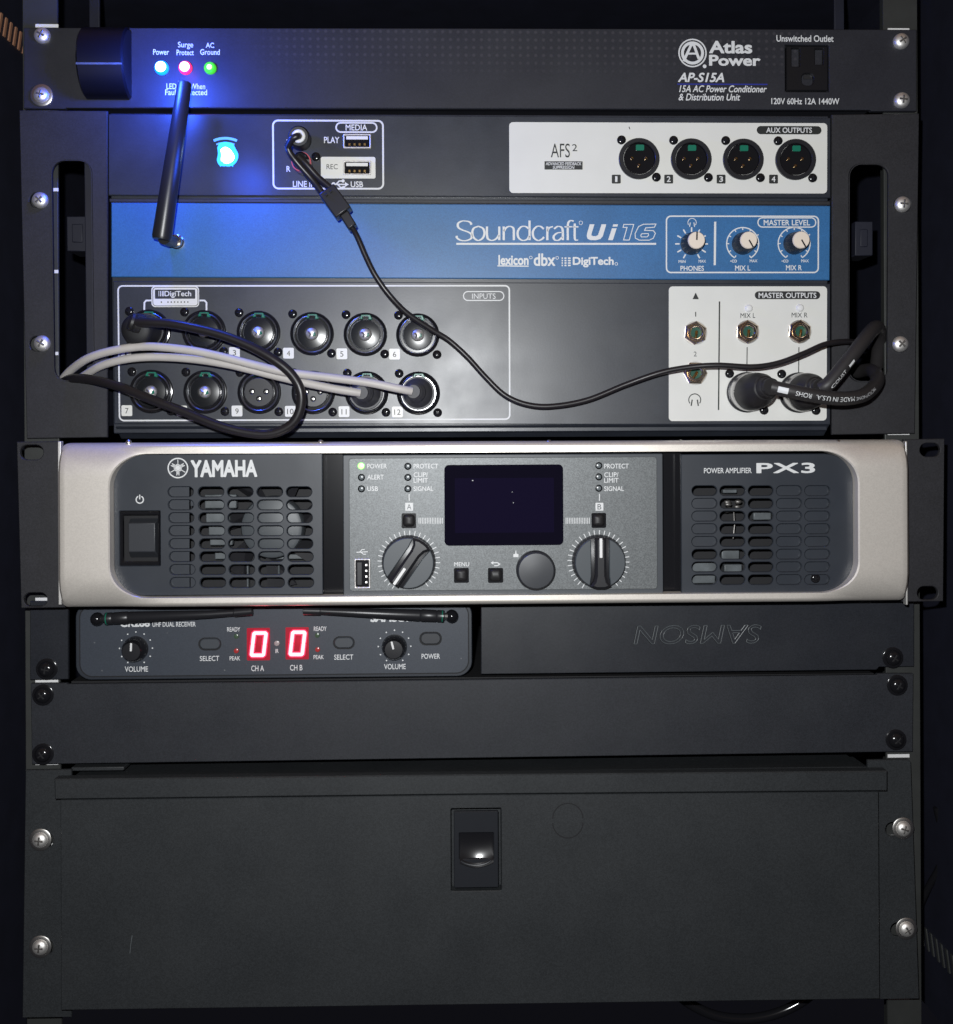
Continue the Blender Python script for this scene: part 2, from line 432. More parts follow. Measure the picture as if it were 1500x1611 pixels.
# ---- a pan head rack screw with its washer, built once at the origin
def screw(name, r, m, washer=None, hgt=9, cross=True, mr='recess'):
    g = G().lathe(0, 0, [(r * U, 0), (r * U, 2 * U), (r * .96 * U, hgt * .45 * U), (r * .8 * U, hgt * .75 * U), (r * .5 * U, hgt * .95 * U), (r * .2 * U, hgt * U), (0, hgt * U)], 28)
    o = g.build(name, m)
    if cross:
        c = G(); a, b = r * .52 * U, r * .13 * U; h = hgt
        c.plate([(-a, -b), (-b, -b), (-b, -a), (b, -a), (b, -b), (a, -b), (a, b), (b, b), (b, a), (-b, a), (-b, b), (-a, b)], (), (h + .6) * U, 3 * U)
        c.build('drive_recess', mr, o)
    if washer:
        wg = G().lathe(0, 0, [(washer * .8 * U, .2 * U), (washer * U, .2 * U), (washer * U, 2.2 * U), (washer * .93 * U, 2.8 * U), (r * .8 * U, 2.8 * U), (r * .8 * U, 0)], 28)
        wg.build('washer', 'chrome' if m in ('chrome', 'zinc') else m, o)
    return o
class Once:
    def __init__(s, fn): s.fn = fn; s.p = None
    def put(s, parent, loc, rot=None):
        if s.p is None:
            s.p = s.fn(); o = s.p; o.parent = parent; o.location = loc
        else: o = copy_tree(s.p, parent, loc)
        if rot is not None: o.rotation_euler = (0, rot, 0)
        return o
rack_screw = Once(lambda: screw('rack_screw', 12.5, 'zinc'))
wash_screw = Once(lambda: screw('rack_screw', 12, 'zinc', 17))
black_screw = Once(lambda: screw('rack_screw', 12.5, 'gloss', 16.5, 10, mr='dark'))
small_screw = Once(lambda: screw('panel_screw', 7, 'gloss', None, 4, mr='dark'))

def put(once, dev, px, py, out, parent=None, rot=None):
    x, z = dev.L(px, py, out + 0.001); return once.put(parent or dev.e, (x, -out, z), rot)

# ================================================================== RACK CABINET
rk = Dev('equipment_rack', 'tall black steel equipment rack cabinet with white unit marks on its two rails', 'rack', (711, 1640), 0.0045)
def up(px, py, out=0): return rk.L(px, py, out)
zt, zb = up(700, -160)[1], up(700, 1700)[1]
for side, (pa, pb) in enumerate(((38, 93), (1393, 1447))):
    xa, xb = up(pa, 700)[0], up(pb, 700)[0]
    g = G(); g.box(xa, xb, 0, .002, zb, zt)
    if side == 0: g.box(xa, xa + .002, .0021, .045, zb, zt)
    else: g.box(xb - .002, xb, .0021, .045, zb, zt)
    ro = g.build('rail', 'rail', rk.e, .0004)
    mk = G(); n = 14
    for k in range(-2, n):
        y0 = (40.5 if side == 0 else 47) + k * (128.9 if side == 0 else 126.9)
        mk.box(up(55 if side == 0 else 1397, y0)[0], up(92 if side == 0 else 1432, y0)[0], -.0003, .0002, up(700, y0)[1] - 2.4 * U, up(700, y0)[1] + 2.4 * U) if False else None
        x0 = up(56 if side == 0 else 1397, y0)[0]; x1 = up(92 if side == 0 else 1431, y0)[0]; z0 = up(74 if side == 0 else 1414, y0)[1]
        mk.box(x0, x1, -.0003, .0001, z0 - 2.6 * U, z0 + 2.6 * U)
    mk.build('unit_marking', 'whitep', ro)
xl, xr = up(0, 700, -.028)[0], up(1500, 700, -.028)[0]
def slots(x, sgn, y0, z0, nslot, dz):
    g = G()
    for k in range(nslot):
        yy = y0 + .0065 * k
        b = len(g.v)
        for dx in (0, sgn * .0008):
            for (dy, dzz) in ((-.0011, -.006), (.0011, -.006), (.0048, .006), (.0026, .006)):
                g.v.append((x + dx, yy + dy, z0 + dz * k + dzz))
        for q in ((0, 1, 2, 3), (4, 7, 6, 5), (0, 4, 5, 1), (1, 5, 6, 2), (2, 6, 7, 3), (3, 7, 4, 0)): g.f.append([b + i for i in q])
    return g
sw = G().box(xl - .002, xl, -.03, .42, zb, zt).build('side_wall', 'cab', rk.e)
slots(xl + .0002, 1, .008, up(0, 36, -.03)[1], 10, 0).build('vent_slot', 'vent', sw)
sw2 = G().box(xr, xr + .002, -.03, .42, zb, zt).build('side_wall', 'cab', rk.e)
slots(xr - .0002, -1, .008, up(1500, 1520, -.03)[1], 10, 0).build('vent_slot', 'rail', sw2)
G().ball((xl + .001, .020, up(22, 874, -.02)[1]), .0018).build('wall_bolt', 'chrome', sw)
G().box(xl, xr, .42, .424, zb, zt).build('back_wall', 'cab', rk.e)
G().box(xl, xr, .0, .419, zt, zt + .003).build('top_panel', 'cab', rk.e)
for px in (118, 1352):
    x0, z0 = up(px, -160, -.02); G().box(x0 - .003, x0 + .003, .05, .052, z0, up(px, 38, -.02)[1]).build('bracket', 'cab', rk.e, .0004)
    
# ================================================================== POWER CONDITIONER
pc = Dev('power_conditioner', 'black one-unit power conditioner with three lit indicators and one outlet, topmost in the rack', 'power conditioner', (740, 172))
pt = .003
outl = pc.rect(1236, 70, 1305, 144)
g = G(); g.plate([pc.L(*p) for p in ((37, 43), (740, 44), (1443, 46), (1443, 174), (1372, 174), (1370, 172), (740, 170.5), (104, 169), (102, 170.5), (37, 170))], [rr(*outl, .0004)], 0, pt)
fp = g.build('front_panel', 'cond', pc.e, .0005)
x0, z0, x1, z1 = pc.rect(105, 47, 1375, 166)
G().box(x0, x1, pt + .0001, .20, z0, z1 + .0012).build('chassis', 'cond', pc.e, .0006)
LH = .00012
g = G()
T = lambda *a, **k: pc.text(g, *a, **k)
T('Power', 241, 77, 266, 86, LH, bold=.015); T('Surge', 280, 65.5, 304, 77, LH, bold=.01); T('Protect', 278, 78, 305, 86.5, LH, bold=.01)
T('AC', 324, 67, 337, 75, LH, bold=.015); T('Ground', 315, 77, 346, 86, LH, bold=.015)
T('LEDs On When', 262, 131, 323, 140, LH, bold=.015); T('Fault Detected', 260, 140.5, 326, 149.5, LH, bold=.015)
T('AP-S15A', 1067, 114, 1140, 129, LH, bold=.035, shear=.25)
T('15A AC Power Conditioner', 1069, 134, 1207, 145, LH, bold=.02, shear=.25)
T('& Distribution Unit', 1068, 147, 1165, 158, LH, bold=.02, shear=.25)
T('Unswitched Outlet', 1222, 55, 1312, 65.5, LH, bold=.02); T('120V 60Hz 12A 1440W', 1214, 154, 1321, 164, LH, bold=.02)
g.build('lettering', 'print', fp)
g = G(); pc.line(g, [(1066, 132), (1208, 132.5)], 2, LH); g.build('blue_rule', 'blueink', fp)
g = G(); c = pc.L(1090, 83, LH)
g.stroke(circ(*c, 21.5 * U, 40), 2.2 * U, LH, True); g.stroke(circ(*c, 16 * U, 40), 4.6 * U, LH, True)
pc.line(g, [(1076, 96), (1088, 70), (1092, 70), (1100, 92)], 4.2, LH + .0001); pc.line(g, [(1083, 84), (1097, 84)], 3, LH + .0002)
g.flat(circ(*pc.L(1109, 104, LH), 3 * U, 14), LH)
pc.text(g, 'Atlas', 1116, 64, 1184, 84, LH, bold=.04); pc.text(g, 'Power', 1116, 86, 1197, 103.5, LH, bold=.04)
g.build('maker_logo', 'print', fp)
# outlet
ho = .0008
slot = [rr(*pc.rect(1246, 75, 1259, 104, -ho), .0003), rr(*pc.rect(1283, 76, 1296, 101, -ho), .0003), rr(*pc.rect(1262, 115, 1281, 134, -ho), .0026)]
g = G(); g.plate(rr(*pc.rect(1238, 72, 1303, 142, -ho), .0004), slot, -ho, .003); ou = g.build('outlet', 'socketp', pc.e, .0003)
g = G(); pc.box(g, 1234, 68, 1307, 146, -.0045, .004); g.build('socket_well', 'dark', ou)
g = G(); pc.box(g, 1265, 117, 1278, 124, -.0025, .0015); g.build('contact', 'blacksteel', ou)
# drum-shaped switch cover
g = G(); xa, xb = pc.L(128, 100, .006)[0], pc.L(198, 100, .010)[0]; zc = pc.L(160, 101)[1]; ra, rb = 55 * U, .0155
n = 28; b0 = len(g.v)
for xx, k in ((xa, .93), (xa + .001, 1.0), (xb - .001, 1.0), (xb, .93)):
    for i in range(n + 1):
        a = math.pi * (i / n - .5); g.v.append((xx, -.0002 - rb * k * max(0, math.cos(a)), zc + ra * k * math.sin(a)))
for k in range(3):
    for i in range(n): q = k * (n + 1) + i; g.f.append([b0 + q, b0 + q + 1, b0 + q + n + 2, b0 + q + n + 1])
g.f.append([b0 + i for i in range(n + 1)]); g.f.append([b0 + 3 * (n + 1) + i for i in range(n + 1)])
sco = g.build('switch_cover', 'drum', pc.e, 0, ang=30)
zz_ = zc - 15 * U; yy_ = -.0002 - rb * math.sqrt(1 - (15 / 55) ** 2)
G().tube([(xa + .0005, yy_, zz_), ((xa + xb) / 2, yy_, zz_), (xb - .0005, yy_, zz_)], .0006, 8).build('highlight_strip', 'cap', sco)  # pale strip added for the highlight line along the drum
# indicators
for (px, py, r, ml, mc) in ((254, 106, 11, 'bluelens', 'bluecore'), (291.5, 106, 10.5, 'redlens', 'redcore'), (330.5, 106.5, 9.5, 'greenlens', 'greencore')):
    x, z = pc.L(px, py, .001)
    lo = G().lathe(x, z, [(r * U, 0), (r * U, 3 * U), (r * .93 * U, 5 * U), (r * .7 * U, 7 * U)], 28).build('indicator_light', ml, pc.e)
    k = .74 if ml != 'greenlens' else .45
    G().lathe(x, z, [(r * k * U, 7.2 * U), (r * k * .9 * U, 8.4 * U), (r * k * .5 * U, 9.2 * U), (0, 9.4 * U)], 24).build('lamp_core', mc, lo)
x, z = pc.L(254, 106, .02); lamp('blue_glare_fill', (x, -.040, z), .62, (.03, .10, 1), .008, pc.e)  # added lamp ahead of the blue LED, imitates its lens glare
x, z = pc.L(292, 106, .006); lamp('red_light', (x, -.007, z), .0012, (1, .05, .15), .003, pc.e)
for (px, py, on) in ((66, 55, rack_screw), (65, 149, wash_screw), (1419, 64, rack_screw), (1420, 157, rack_screw)): put(on, pc, px, py, 0, rot=random.uniform(0, 1.5))

# ================================================================== MIXER
mx = Dev('rack_mixer', 'wide black rack mixer with a blue centre strip and white output panels', 'audio mixer', (740, 687), 0.0, 1.2)
PO = 0.0
holeL = rr(*mx.rect(83, 252, 146, 599), 20 * U); holeR = rr(*mx.rect(1336, 258, 1398, 600), 18 * U)
g = G(); g.plate(mx.P([(30, 173), (169, 174), (169, 688), (42, 690)]), [holeL, rr(*mx.rect(46, 303, 74, 326), 11 * U), rr(*mx.rect(46, 529, 76, 552), 11 * U)], 0, .002)
earl = g.build('mounting_ear', 'ear', mx.e, .0006)
g = G(); g.plate(mx.P([(1309.5, 180), (1447, 178), (1440, 682), (1309.5, 684)]), [holeR, rr(*mx.rect(1407, 310, 1434, 333), 11 * U), rr(*mx.rect(1404, 530, 1430, 553), 11 * U)], 0, .002)
earr = g.build('mounting_ear', 'ear', mx.e, .0006)
for nm, (a, b_, c_, d_) in (('lip', (83, 252, 146, 599)), ('lip', (1336, 258, 1398, 600))):
    g = G(); o2 = rr(*mx.rect(a, b_, c_, d_), 20 * U); i2 = rr(*mx.rect(a, b_, c_, d_), 20 * U)
    g.stroke([(x, z) for x, z in o2], 1.2 * U, .0003, True); g.build('handle_lip', 'ear', earl if a < 700 else earr)
# body
x0, z0, x1, z1 = mx.rect(172, 178, 1307, 680)
G().box(x0 + .0005, x1 - .0005, .0022, .15, z0, z1).build('chassis', 'mixer', mx.e, .0006)
g = G(); g.plate(mx.P([(170.5, 179), (1307.5, 185), (1307.5, 311), (170.5, 307)]), (), 0, .0021); up1 = g.build('upper_panel', 'mixer', mx.e, .0008)
g = G(); g.plate(mx.P([(172, 312), (1307, 316), (1307, 322.5), (172, 317.5)], -.0012), (), -.0012, .001); g.build('trim_strip', 'ear', mx.e, .0003)
g = G(); g.plate(mx.P([(175, 318.5), (1307, 323.5), (1306, 440.5), (175, 435.5)]), (), .0, .0021); bl = g.build('blue_panel', 'blue', mx.e, .0004)
g = G(); g.plate(mx.P([(178, 442), (1307, 446), (1307, 668), (180, 667)], 0), (), 0, .0021); lo1 = g.build('lower_panel', 'mixer', mx.e, .0006)
g = G(); x0, z0, x1, z1 = mx.rect(181, 668.5, 1307, 688)
b = len(g.v); g.v += [(x0, 0, z1), (x1, 0, z1), (x1, .009, z0), (x0, .009, z0), (x0, .02, z1), (x1, .02, z1), (x1, .02, z0), (x0, .02, z0)]
for q in ((0, 1, 2, 3), (4, 7, 6, 5), (0, 4, 5, 1), (3, 2, 6, 7), (0, 3, 7, 4), (1, 5, 6, 2)): g.f.append([b + i for i in q])
g.build('bottom_edge', 'mixer', mx.e, .0005)
# white lettering on the upper panel
g = G(); T = lambda *a, **k: mx.text(g, *a, **k)
mx.frame(g, 430, 189.5, 603, 296.5, 8, 2.8, LH); mx.frame(g, 529, 193, 593, 207.5, 7.5, 2.4, LH)
T('MEDIA', 544, 195.5, 578, 205, LH, bold=.02); T('PLAY', 510, 215, 534, 225, LH, bold=.02)
T('L', 451, 219, 455.5, 228, LH, bold=.02); T('R', 451, 261, 457, 270, LH, bold=.02); T('LINE IN', 461, 284.5, 497, 294, LH, bold=.02); T('USB', 552, 285, 571.5, 294.5, LH, bold=.02)
mx.line(g, [(522, 289.5), (548, 290)], 2, LH); g.flat(circ(*mx.L(525, 289.5, LH), 3 * U, 14), LH + .0001); g.flat(mx.P([(543, 286), (549, 290), (543, 294)], LH), LH + .0001)
mx.line(g, [(529, 289.5), (534, 284.5), (539, 284.5)], 2, LH + .0001); mx.line(g, [(531, 289.5), (536, 294.5), (541, 294.5)], 2, LH + .0001)
g.flat(circ(*mx.L(540, 284.5, LH), 2.6 * U, 12), LH + .0002); mx.box(g, 539, 292.5, 543, 296, LH + .0002, .0002)
g.build('lettering', 'print', up1)
g = G(); mx.rplate(g, 505, 246.5, 591, 280.5, 3, .0003, .0002); wb = g.build('record_label', 'white', up1)
g = G(); mx.text(g, 'REC', 514, 258, 531.5, 266, .0004, bold=.0); g.build('lettering', 'blackink', wb)
def port(dev, a, b, c, d, out, vert=False, parent=None):
    g = G(); o = dev.rect(a, b, c, d, out + .0008)
    i = dev.rect(a + 2.6, b + 2.6, c - 2.6, d - 2.6, out + .0008)
    g.plate(rr(*o, .0005), [rr(*i, .0003)], out + .0008, .0012); po = g.build('data_port', 'zinc', parent or dev.e, .0002)
    g = G(); dev.rplate(g, a + 2, b + 2, c - 2, d - 2, .5, out + .00015, .0001); g.build('port_cavity', 'gloss', po)
    g = G()
    if vert: dev.rplate(g, a + 5, b + 6, (a + c) / 2 - 1, d - 6, .5, out + .0006, .0005)
    else: dev.rplate(g, a + 5, b + 4, c - 5, b + 9, .5, out + .0006, .0005)
    tg = g.build('contact_tongue', 'whitep' if not vert else 'plastic', po)
    g = G()
    for k in range(4):
        if vert: yy = b + 10 + (d - b - 20) * k / 3; dev.rplate(g, c - 8, yy - 1.5, c - 5, yy + 1.5, .3, out + .0005, .0003)
        else: xx = a + 10 + (c - a - 20) * k / 3; dev.rplate(g, xx - 1.5, d - 8, xx + 1.5, d - 4.5, .3, out + .0005, .0003)
    g.build('contact', 'zinc' if vert else 'gold', po)
    return po
port(mx, 540, 210, 584, 233, 0); port(mx, 540, 252, 584, 275, .0003)
put(small_screw, mx, 497, 246, 0)
# lit wireless emblem
g = G(); ec = mx.L(355, 262, .0004)
g.stroke(arc(*ec, 44 * U, 66, 114), 4 * U, .0004); g.stroke(arc(*ec, 37 * U, 68, 112), 2.5 * U, .0004)
em = g.build('wireless_emblem', 'cyandim', mx.e)
def blob(pts, out):
    p = [Vector((*mx.L(*q, out), 0)) for q in pts]; p.append(p[0]); return [(v.x, v.y) for v in cr(p, 6)[:-1]]
g = G(); g.flat(blob([(342, 232), (346, 225), (356, 223), (366, 226), (371, 234), (375, 243), (373, 253), (366, 260), (356, 261), (346, 260), (341.5, 252), (343, 242)], .0006), .0006)
g.build('lit_window', 'cyan', em)
g = G(); g.flat(blob([(347, 235), (354, 231), (361, 234), (366, 240), (369, 247), (366, 253), (360, 257), (353, 256.5), (348, 252), (348.5, 243)], .0007), .0007)
g.build('lit_core', 'bluecore', em)
g = G(); mx.text(g, 'WiFi', 343, 253, 367, 262, .0008, bold=.03)
g.build('lit_lettering', 'cyan', em)
x, z = mx.L(356, 243, .03); lamp('blue_glare_fill', (x, -.034, z), .10, (.02, .10, 1), .01, mx.e)  # added lamp ahead of the emblem, spreads its blue glare over the panel
# output panels in white enamel
g = G(); g.plate(rr(*mx.rect(801.5, 193, 1301.5, 304), 6 * U), (), .0004, .0003); aw = g.build('output_label', 'white', up1)
g = G(); T = lambda *a, **k: mx.text(g, *a, **k); O4 = .00055
T('AFS', 867, 225.5, 897, 247.5, O4); T('2', 900.5, 226.5, 908.5, 237.5, O4)
g.flat(rr(*mx.rect(857, 253.5, 917, 266.5, O4), .0002), O4); g.flat(rr(*mx.rect(1191, 198, 1293, 211, O4), 6.5 * U), O4)
mx.line(g, [(990, 199), (991.5, 203)], 1.2, O4)
g.build('lettering', 'blackink', aw)
g = G(); O5 = .0007
mx.text(g, 'ADVANCED FEEDBACK', 859, 254.8, 915, 259.8, O5, bold=.02, shear=.1); mx.text(g, 'SUPPRESSION', 870, 260.6, 904, 265.6, O5, bold=.02, shear=.1)
mx.text(g, 'AUX OUTPUTS', 1206, 200.3, 1278, 208.8, O5, bold=.02)
g.build('reverse_lettering', 'print', aw)
for cx, s_ in zip((970, 1052.5, 1135, 1217.5), '1234'):
    g = G(); g.flat(rr(*mx.rect(cx - 7, 274.5, cx + 7, 288.5, O4), 1.5 * U), O4); nl = g.build('number_label', 'blackink', mx.e)
    wd = 1.8 if s_ == '1' else 3; g = G(); mx.text(g, s_, cx - wd, 277, cx + wd, 286, O5, bold=.02); g.build('lettering', 'print', nl)
def male_socket():
    g = G().lathe(0, 0, [(32 * U, 0), (32 * U, 4 * U), (31 * U, 5 * U), (26 * U, 5 * U), (25 * U, 4 * U), (24.5 * U, -5 * U)], 48)
    o = g.build('output_socket', 'plastic')
    G().lathe(0, 0, [(24.5 * U, 3.5 * U), (24 * U, .8 * U), (21 * U, .6 * U), (0, .5 * U)], 40).build('insert', 'gloss', o)
    g = G()
    for (x, z) in ((-11, 1), (11, 1), (0, -10)):
        g.tube([(x * U, .0, z * U), (x * U, -3.2 * U, z * U), (x * U, -4.5 * U, z * U)], [2.4 * U, 2.4 * U, 1.0 * U], 12)
    g.build('contact_pin', 'gold', o)
    G().plate(rr(-5 * U, 13 * U, 8 * U, 22 * U, 2 * U), (), 2.2 * U, 2 * U).build('latch_tab', 'green', o)
    small_screw.put(o, (-27.5 * U, 0, 29.5 * U)); small_screw.put(o, (27.5 * U, 0, -28.5 * U))
    return o
ms = Once(male_socket)
for cx, cy in ((1006, 249.3), (1088, 249.8), (1170, 250.2), (1252.5, 250.6)): put(ms, mx, cx, cy, .0004)
# blue strip print
g = G(); Z5 = lambda x, y: (700 + x / 4.286, 330 + y / 4.286)
def zs(pts, wd=None, closed=False, sm=True, nibw=(3.5, 1.5)):
    p = [mx.L(*Z5(*q), LH) for q in pts]
    if sm and len(p) > 2:
        p = [(v.x, v.y) for v in cr([Vector((a[0], a[1], 0)) for a in p], 6)]
    if wd: g.stroke(p, wd * U, LH, closed)
    else: g.stroke(p, 0, LH, closed, nib=lambda d: (nibw[1] + (nibw[0] - nibw[1]) * abs(d.y)) * U)
zs([(180, 100), (172, 84), (148, 76), (115, 76), (90, 92), (92, 118), (120, 136), (155, 148), (180, 165), (178, 192), (145, 207), (108, 205), (84, 190), (80, 175)])
zs([(227, 110), (195, 125), (186, 158), (198, 190), (227, 206), (256, 190), (268, 158), (258, 125), (227, 110)])
zs([(285, 112), (285, 165), (292, 195), (320, 206), (350, 192), (366, 168)]); zs([(368, 112), (368, 204)], sm=False)
zs([(398, 204), (398, 112)], sm=False); zs([(399, 145), (415, 120), (440, 111), (462, 122), (466, 150), (466, 204)])
zs([(572, 72), (572, 204)], sm=False); zs([(570, 130), (545, 112), (515, 115), (493, 145), (497, 185), (525, 206), (556, 198), (571, 175)])
zs([(668, 128), (645, 111), (618, 114), (595, 145), (600, 185), (628, 206), (655, 198), (670, 183)])
zs([(692, 204), (692, 112)], sm=False); zs([(693, 145), (704, 122), (730, 112)])
zs([(738, 128), (760, 112), (785, 116), (796, 140), (797, 204)]); zs([(796, 152), (760, 156), (735, 178), (742, 202), (768, 204), (795, 182)])
zs([(830, 204), (830, 110), (836, 82), (852, 72), (870, 76)]); zs([(808, 114), (858, 114)], 2, sm=False)
zs([(877, 92), (877, 185), (884, 203), (900, 203)]); zs([(862, 114), (902, 114)], 2, sm=False)
zs([(917, 74), (928, 80), (928, 94), (917, 100), (908, 94), (908, 80), (917, 74)], .8)
zs([(78, 229), (1426, 229)], 3, sm=False)
def zp(pts): g.flat([mx.L(*Z5(*q), LH) for q in pts], LH)
zp([(978, 97), (1010, 97), (990, 160), (990, 172), (1000, 177), (1020, 177), (1034, 170), (1058, 97), (1090, 97), (1066, 178), (1050, 196), (1020, 204), (985, 204), (965, 196), (958, 180), (960, 160)])
zp([(1128, 124), (1160, 124), (1134, 204), (1102, 204)]); zp([(1137, 97), (1169, 97), (1164, 113), (1132, 113)])
zs([(1208, 98), (1275, 98), (1245, 203), (1206, 203), (1230, 118), (1203, 118)], 1.3, True, False)
zs([(1425, 95), (1340, 97), (1308, 112), (1284, 160), (1286, 190), (1312, 204), (1380, 204), (1408, 190), (1421, 158), (1408, 140), (1348, 138), (1356, 121), (1414, 117)], 1.3, True, False)
zs([(1330, 160), (1374, 160), (1376, 172), (1364, 182), (1326, 182), (1322, 172)], 1.2, True, False)
T = lambda *a, **k: mx.text(g, *a, **k)
T('lexicon', 784.5, 401, 832, 417, LH, bold=.04); mx.line(g, [(783, 418), (832, 418.6)], 1.8, LH + .0001)
T('dbx', 840, 398.5, 874, 418.5, LH, bold=.03); T('DigiTech', 901.5, 404, 966, 420.5, LH, bold=.04)
for cx, cy in ((835.5, 405), (877, 405.5), (970, 415)): g.stroke(circ(*mx.L(cx, cy, LH), 2.2 * U, 12), .8 * U, LH, True)
for k, xx in enumerate((885, 890, 896)):
    for j in range(4):
        c = mx.L(xx, 406 + j * 3.8, LH); h = (1 + k * .55) * U; g.flat(rr(c[0] - h, c[1] - 1.2 * U, c[0] + h, c[1] + 1.2 * U, .4 * U, 2), LH)
mx.frame(g, 1049, 340, 1288, 428.5, 7, 2.2, LH); mx.frame(g, 1193, 342.5, 1284, 357, 7, 1.8, LH)
T('MASTER LEVEL', 1202, 345.5, 1275, 354.5, LH, bold=.02); mx.line(g, [(1125.7, 348.5), (1125, 417)], 3.4, LH)
T('PHONES', 1071, 418, 1108, 426, LH, bold=.02); T('MIX L', 1157, 417.5, 1181, 425.5, LH, bold=.02); T('MIX R', 1237, 417, 1262, 425, LH, bold=.02)
T('MIN', 1068, 409, 1079, 413.5, LH, bold=.02); T('MAX', 1099.5, 408.5, 1111, 413, LH, bold=.02)
for a, c in ((1149, 1180), (1230, 1260)):
    T('MAX', a + 31, 408, a + 43, 412.5, LH, bold=.02); mx.line(g, [(a, 410.5), (a + 3, 410.5)], 1, LH)
    for dx in (5, 8.6): g.stroke(circ(*mx.L(a + dx, 410.5, LH), 1.9 * U, 12), .9 * U, LH, True)
def phones_icon(cx, cy, k, out, h=2):
    c = mx.L(cx, cy, out); g.stroke(arc(c[0], c[1], 7 * k * U, -35, 215), 1.1 * U * k, out)
    for sx in (-1, 1): g.stroke([(c[0] + sx * 4.2 * k * U, c[1] - 7 * k * U), (c[0] + sx * 3 * k * U, c[1] + .2 * k * U)], 1.5 * k * U, out + .00005)
phones_icon(1089.3, 350, .95, LH)
kc = [(1088.5, 383.5), (1169, 383.3), (1250, 383)]
c = mx.L(*kc[0], LH)
for a in range(-150, 151, 30):
    s_, c_ = math.sin(math.radians(a)), math.cos(math.radians(a))
    g.stroke([(c[0] + s_ * 19 * U, c[1] + c_ * 19 * U), (c[0] + s_ * 26 * U, c[1] + c_ * 26 * U)], 2.2 * U, LH)
for q in kc[1:]:
    c = mx.L(*q, LH); g.stroke(arc(*c, 25.5 * U, -60, 240, 40), 1.8 * U, LH)
    for a in range(-150, 151, 30):
        s_, c_ = math.sin(math.radians(a)), math.cos(math.radians(a))
        r1 = 21.5 if a != 60 else 29; g.stroke([(c[0] + s_ * r1 * U, c[1] + c_ * r1 * U), (c[0] + s_ * 25 * U, c[1] + c_ * 25 * U)], 1.6 * U, LH + .0001)
g.build('lettering', 'print', bl)
def level_knob():
    h = .0108
    o = G().lathe(0, 0, [(17.5 * U, 0), (17.5 * U, .001), (16.5 * U, .004), (14 * U, h - .0008), (13 * U, h)], 40).build('level_knob', 'plastic')
    G().lathe(0, 0, [(13.3 * U, h - .0006), (13.3 * U, h + .0003), (12.3 * U, h + .0008), (0, h + .0009)], 36).build('knob_cap', 'cream', o)
    G().stroke([(0, 0), (0, 12.8 * U)], 2.4 * U, h + .00105).build('pointer', 'plastic', o)
    return o
lk = Once(level_knob)
for q, a in zip(kc, (2, 150, 150)):
    x, z = mx.L(*q, 0); lk.put(mx.e, (x, 0, z), math.radians(a))
# lower panel print
g = G(); T = lambda *a, **k: mx.text(g, *a, **k)
mx.frame(g, 187, 449.5, 802, 660.5, 7, 2.4, LH); mx.frame(g, 729.5, 458.5, 793, 472.5, 7, 1.6, LH); T('INPUTS', 743, 461.5, 780, 470, LH)
mx.line(g, [(238, 472.5), (230, 472.7), (227.3, 476), (227, 491)], 2.6, LH); mx.line(g, [(314, 472.5), (322, 472.7), (325, 476), (325, 491)], 2.6, LH)
g.build('lettering', 'print', lo1)
g = G(); g.plate(rr(*mx.rect(238.5, 450, 313.5, 483), 6 * U), [rr(*mx.rect(244, 455.5, 307.5, 470), 1 * U)], .0003, .0002)
ef = g.build('effects_label', 'white', lo1)
g = G(); mx.frame(g, 240.5, 452, 311.5, 481, 5, .9, .00045)
for k in range(9):
    if k not in (1,): g.flat(circ(*mx.L(254 + k * 5.2, 475, .00045), 1.1 * U, 10), .00045)
g.build('label_dots', 'blackink', ef)
g = G(); mx.text(g, 'DigiTech', 259, 457.5, 301, 468.5, .00035, bold=.02)
for k, xx in enumerate((250, 253, 256.5)): mx.line(g, [(xx, 457.5), (xx, 466)], .8 + k * .6, .00035)
g.build('lettering', 'print', ef)
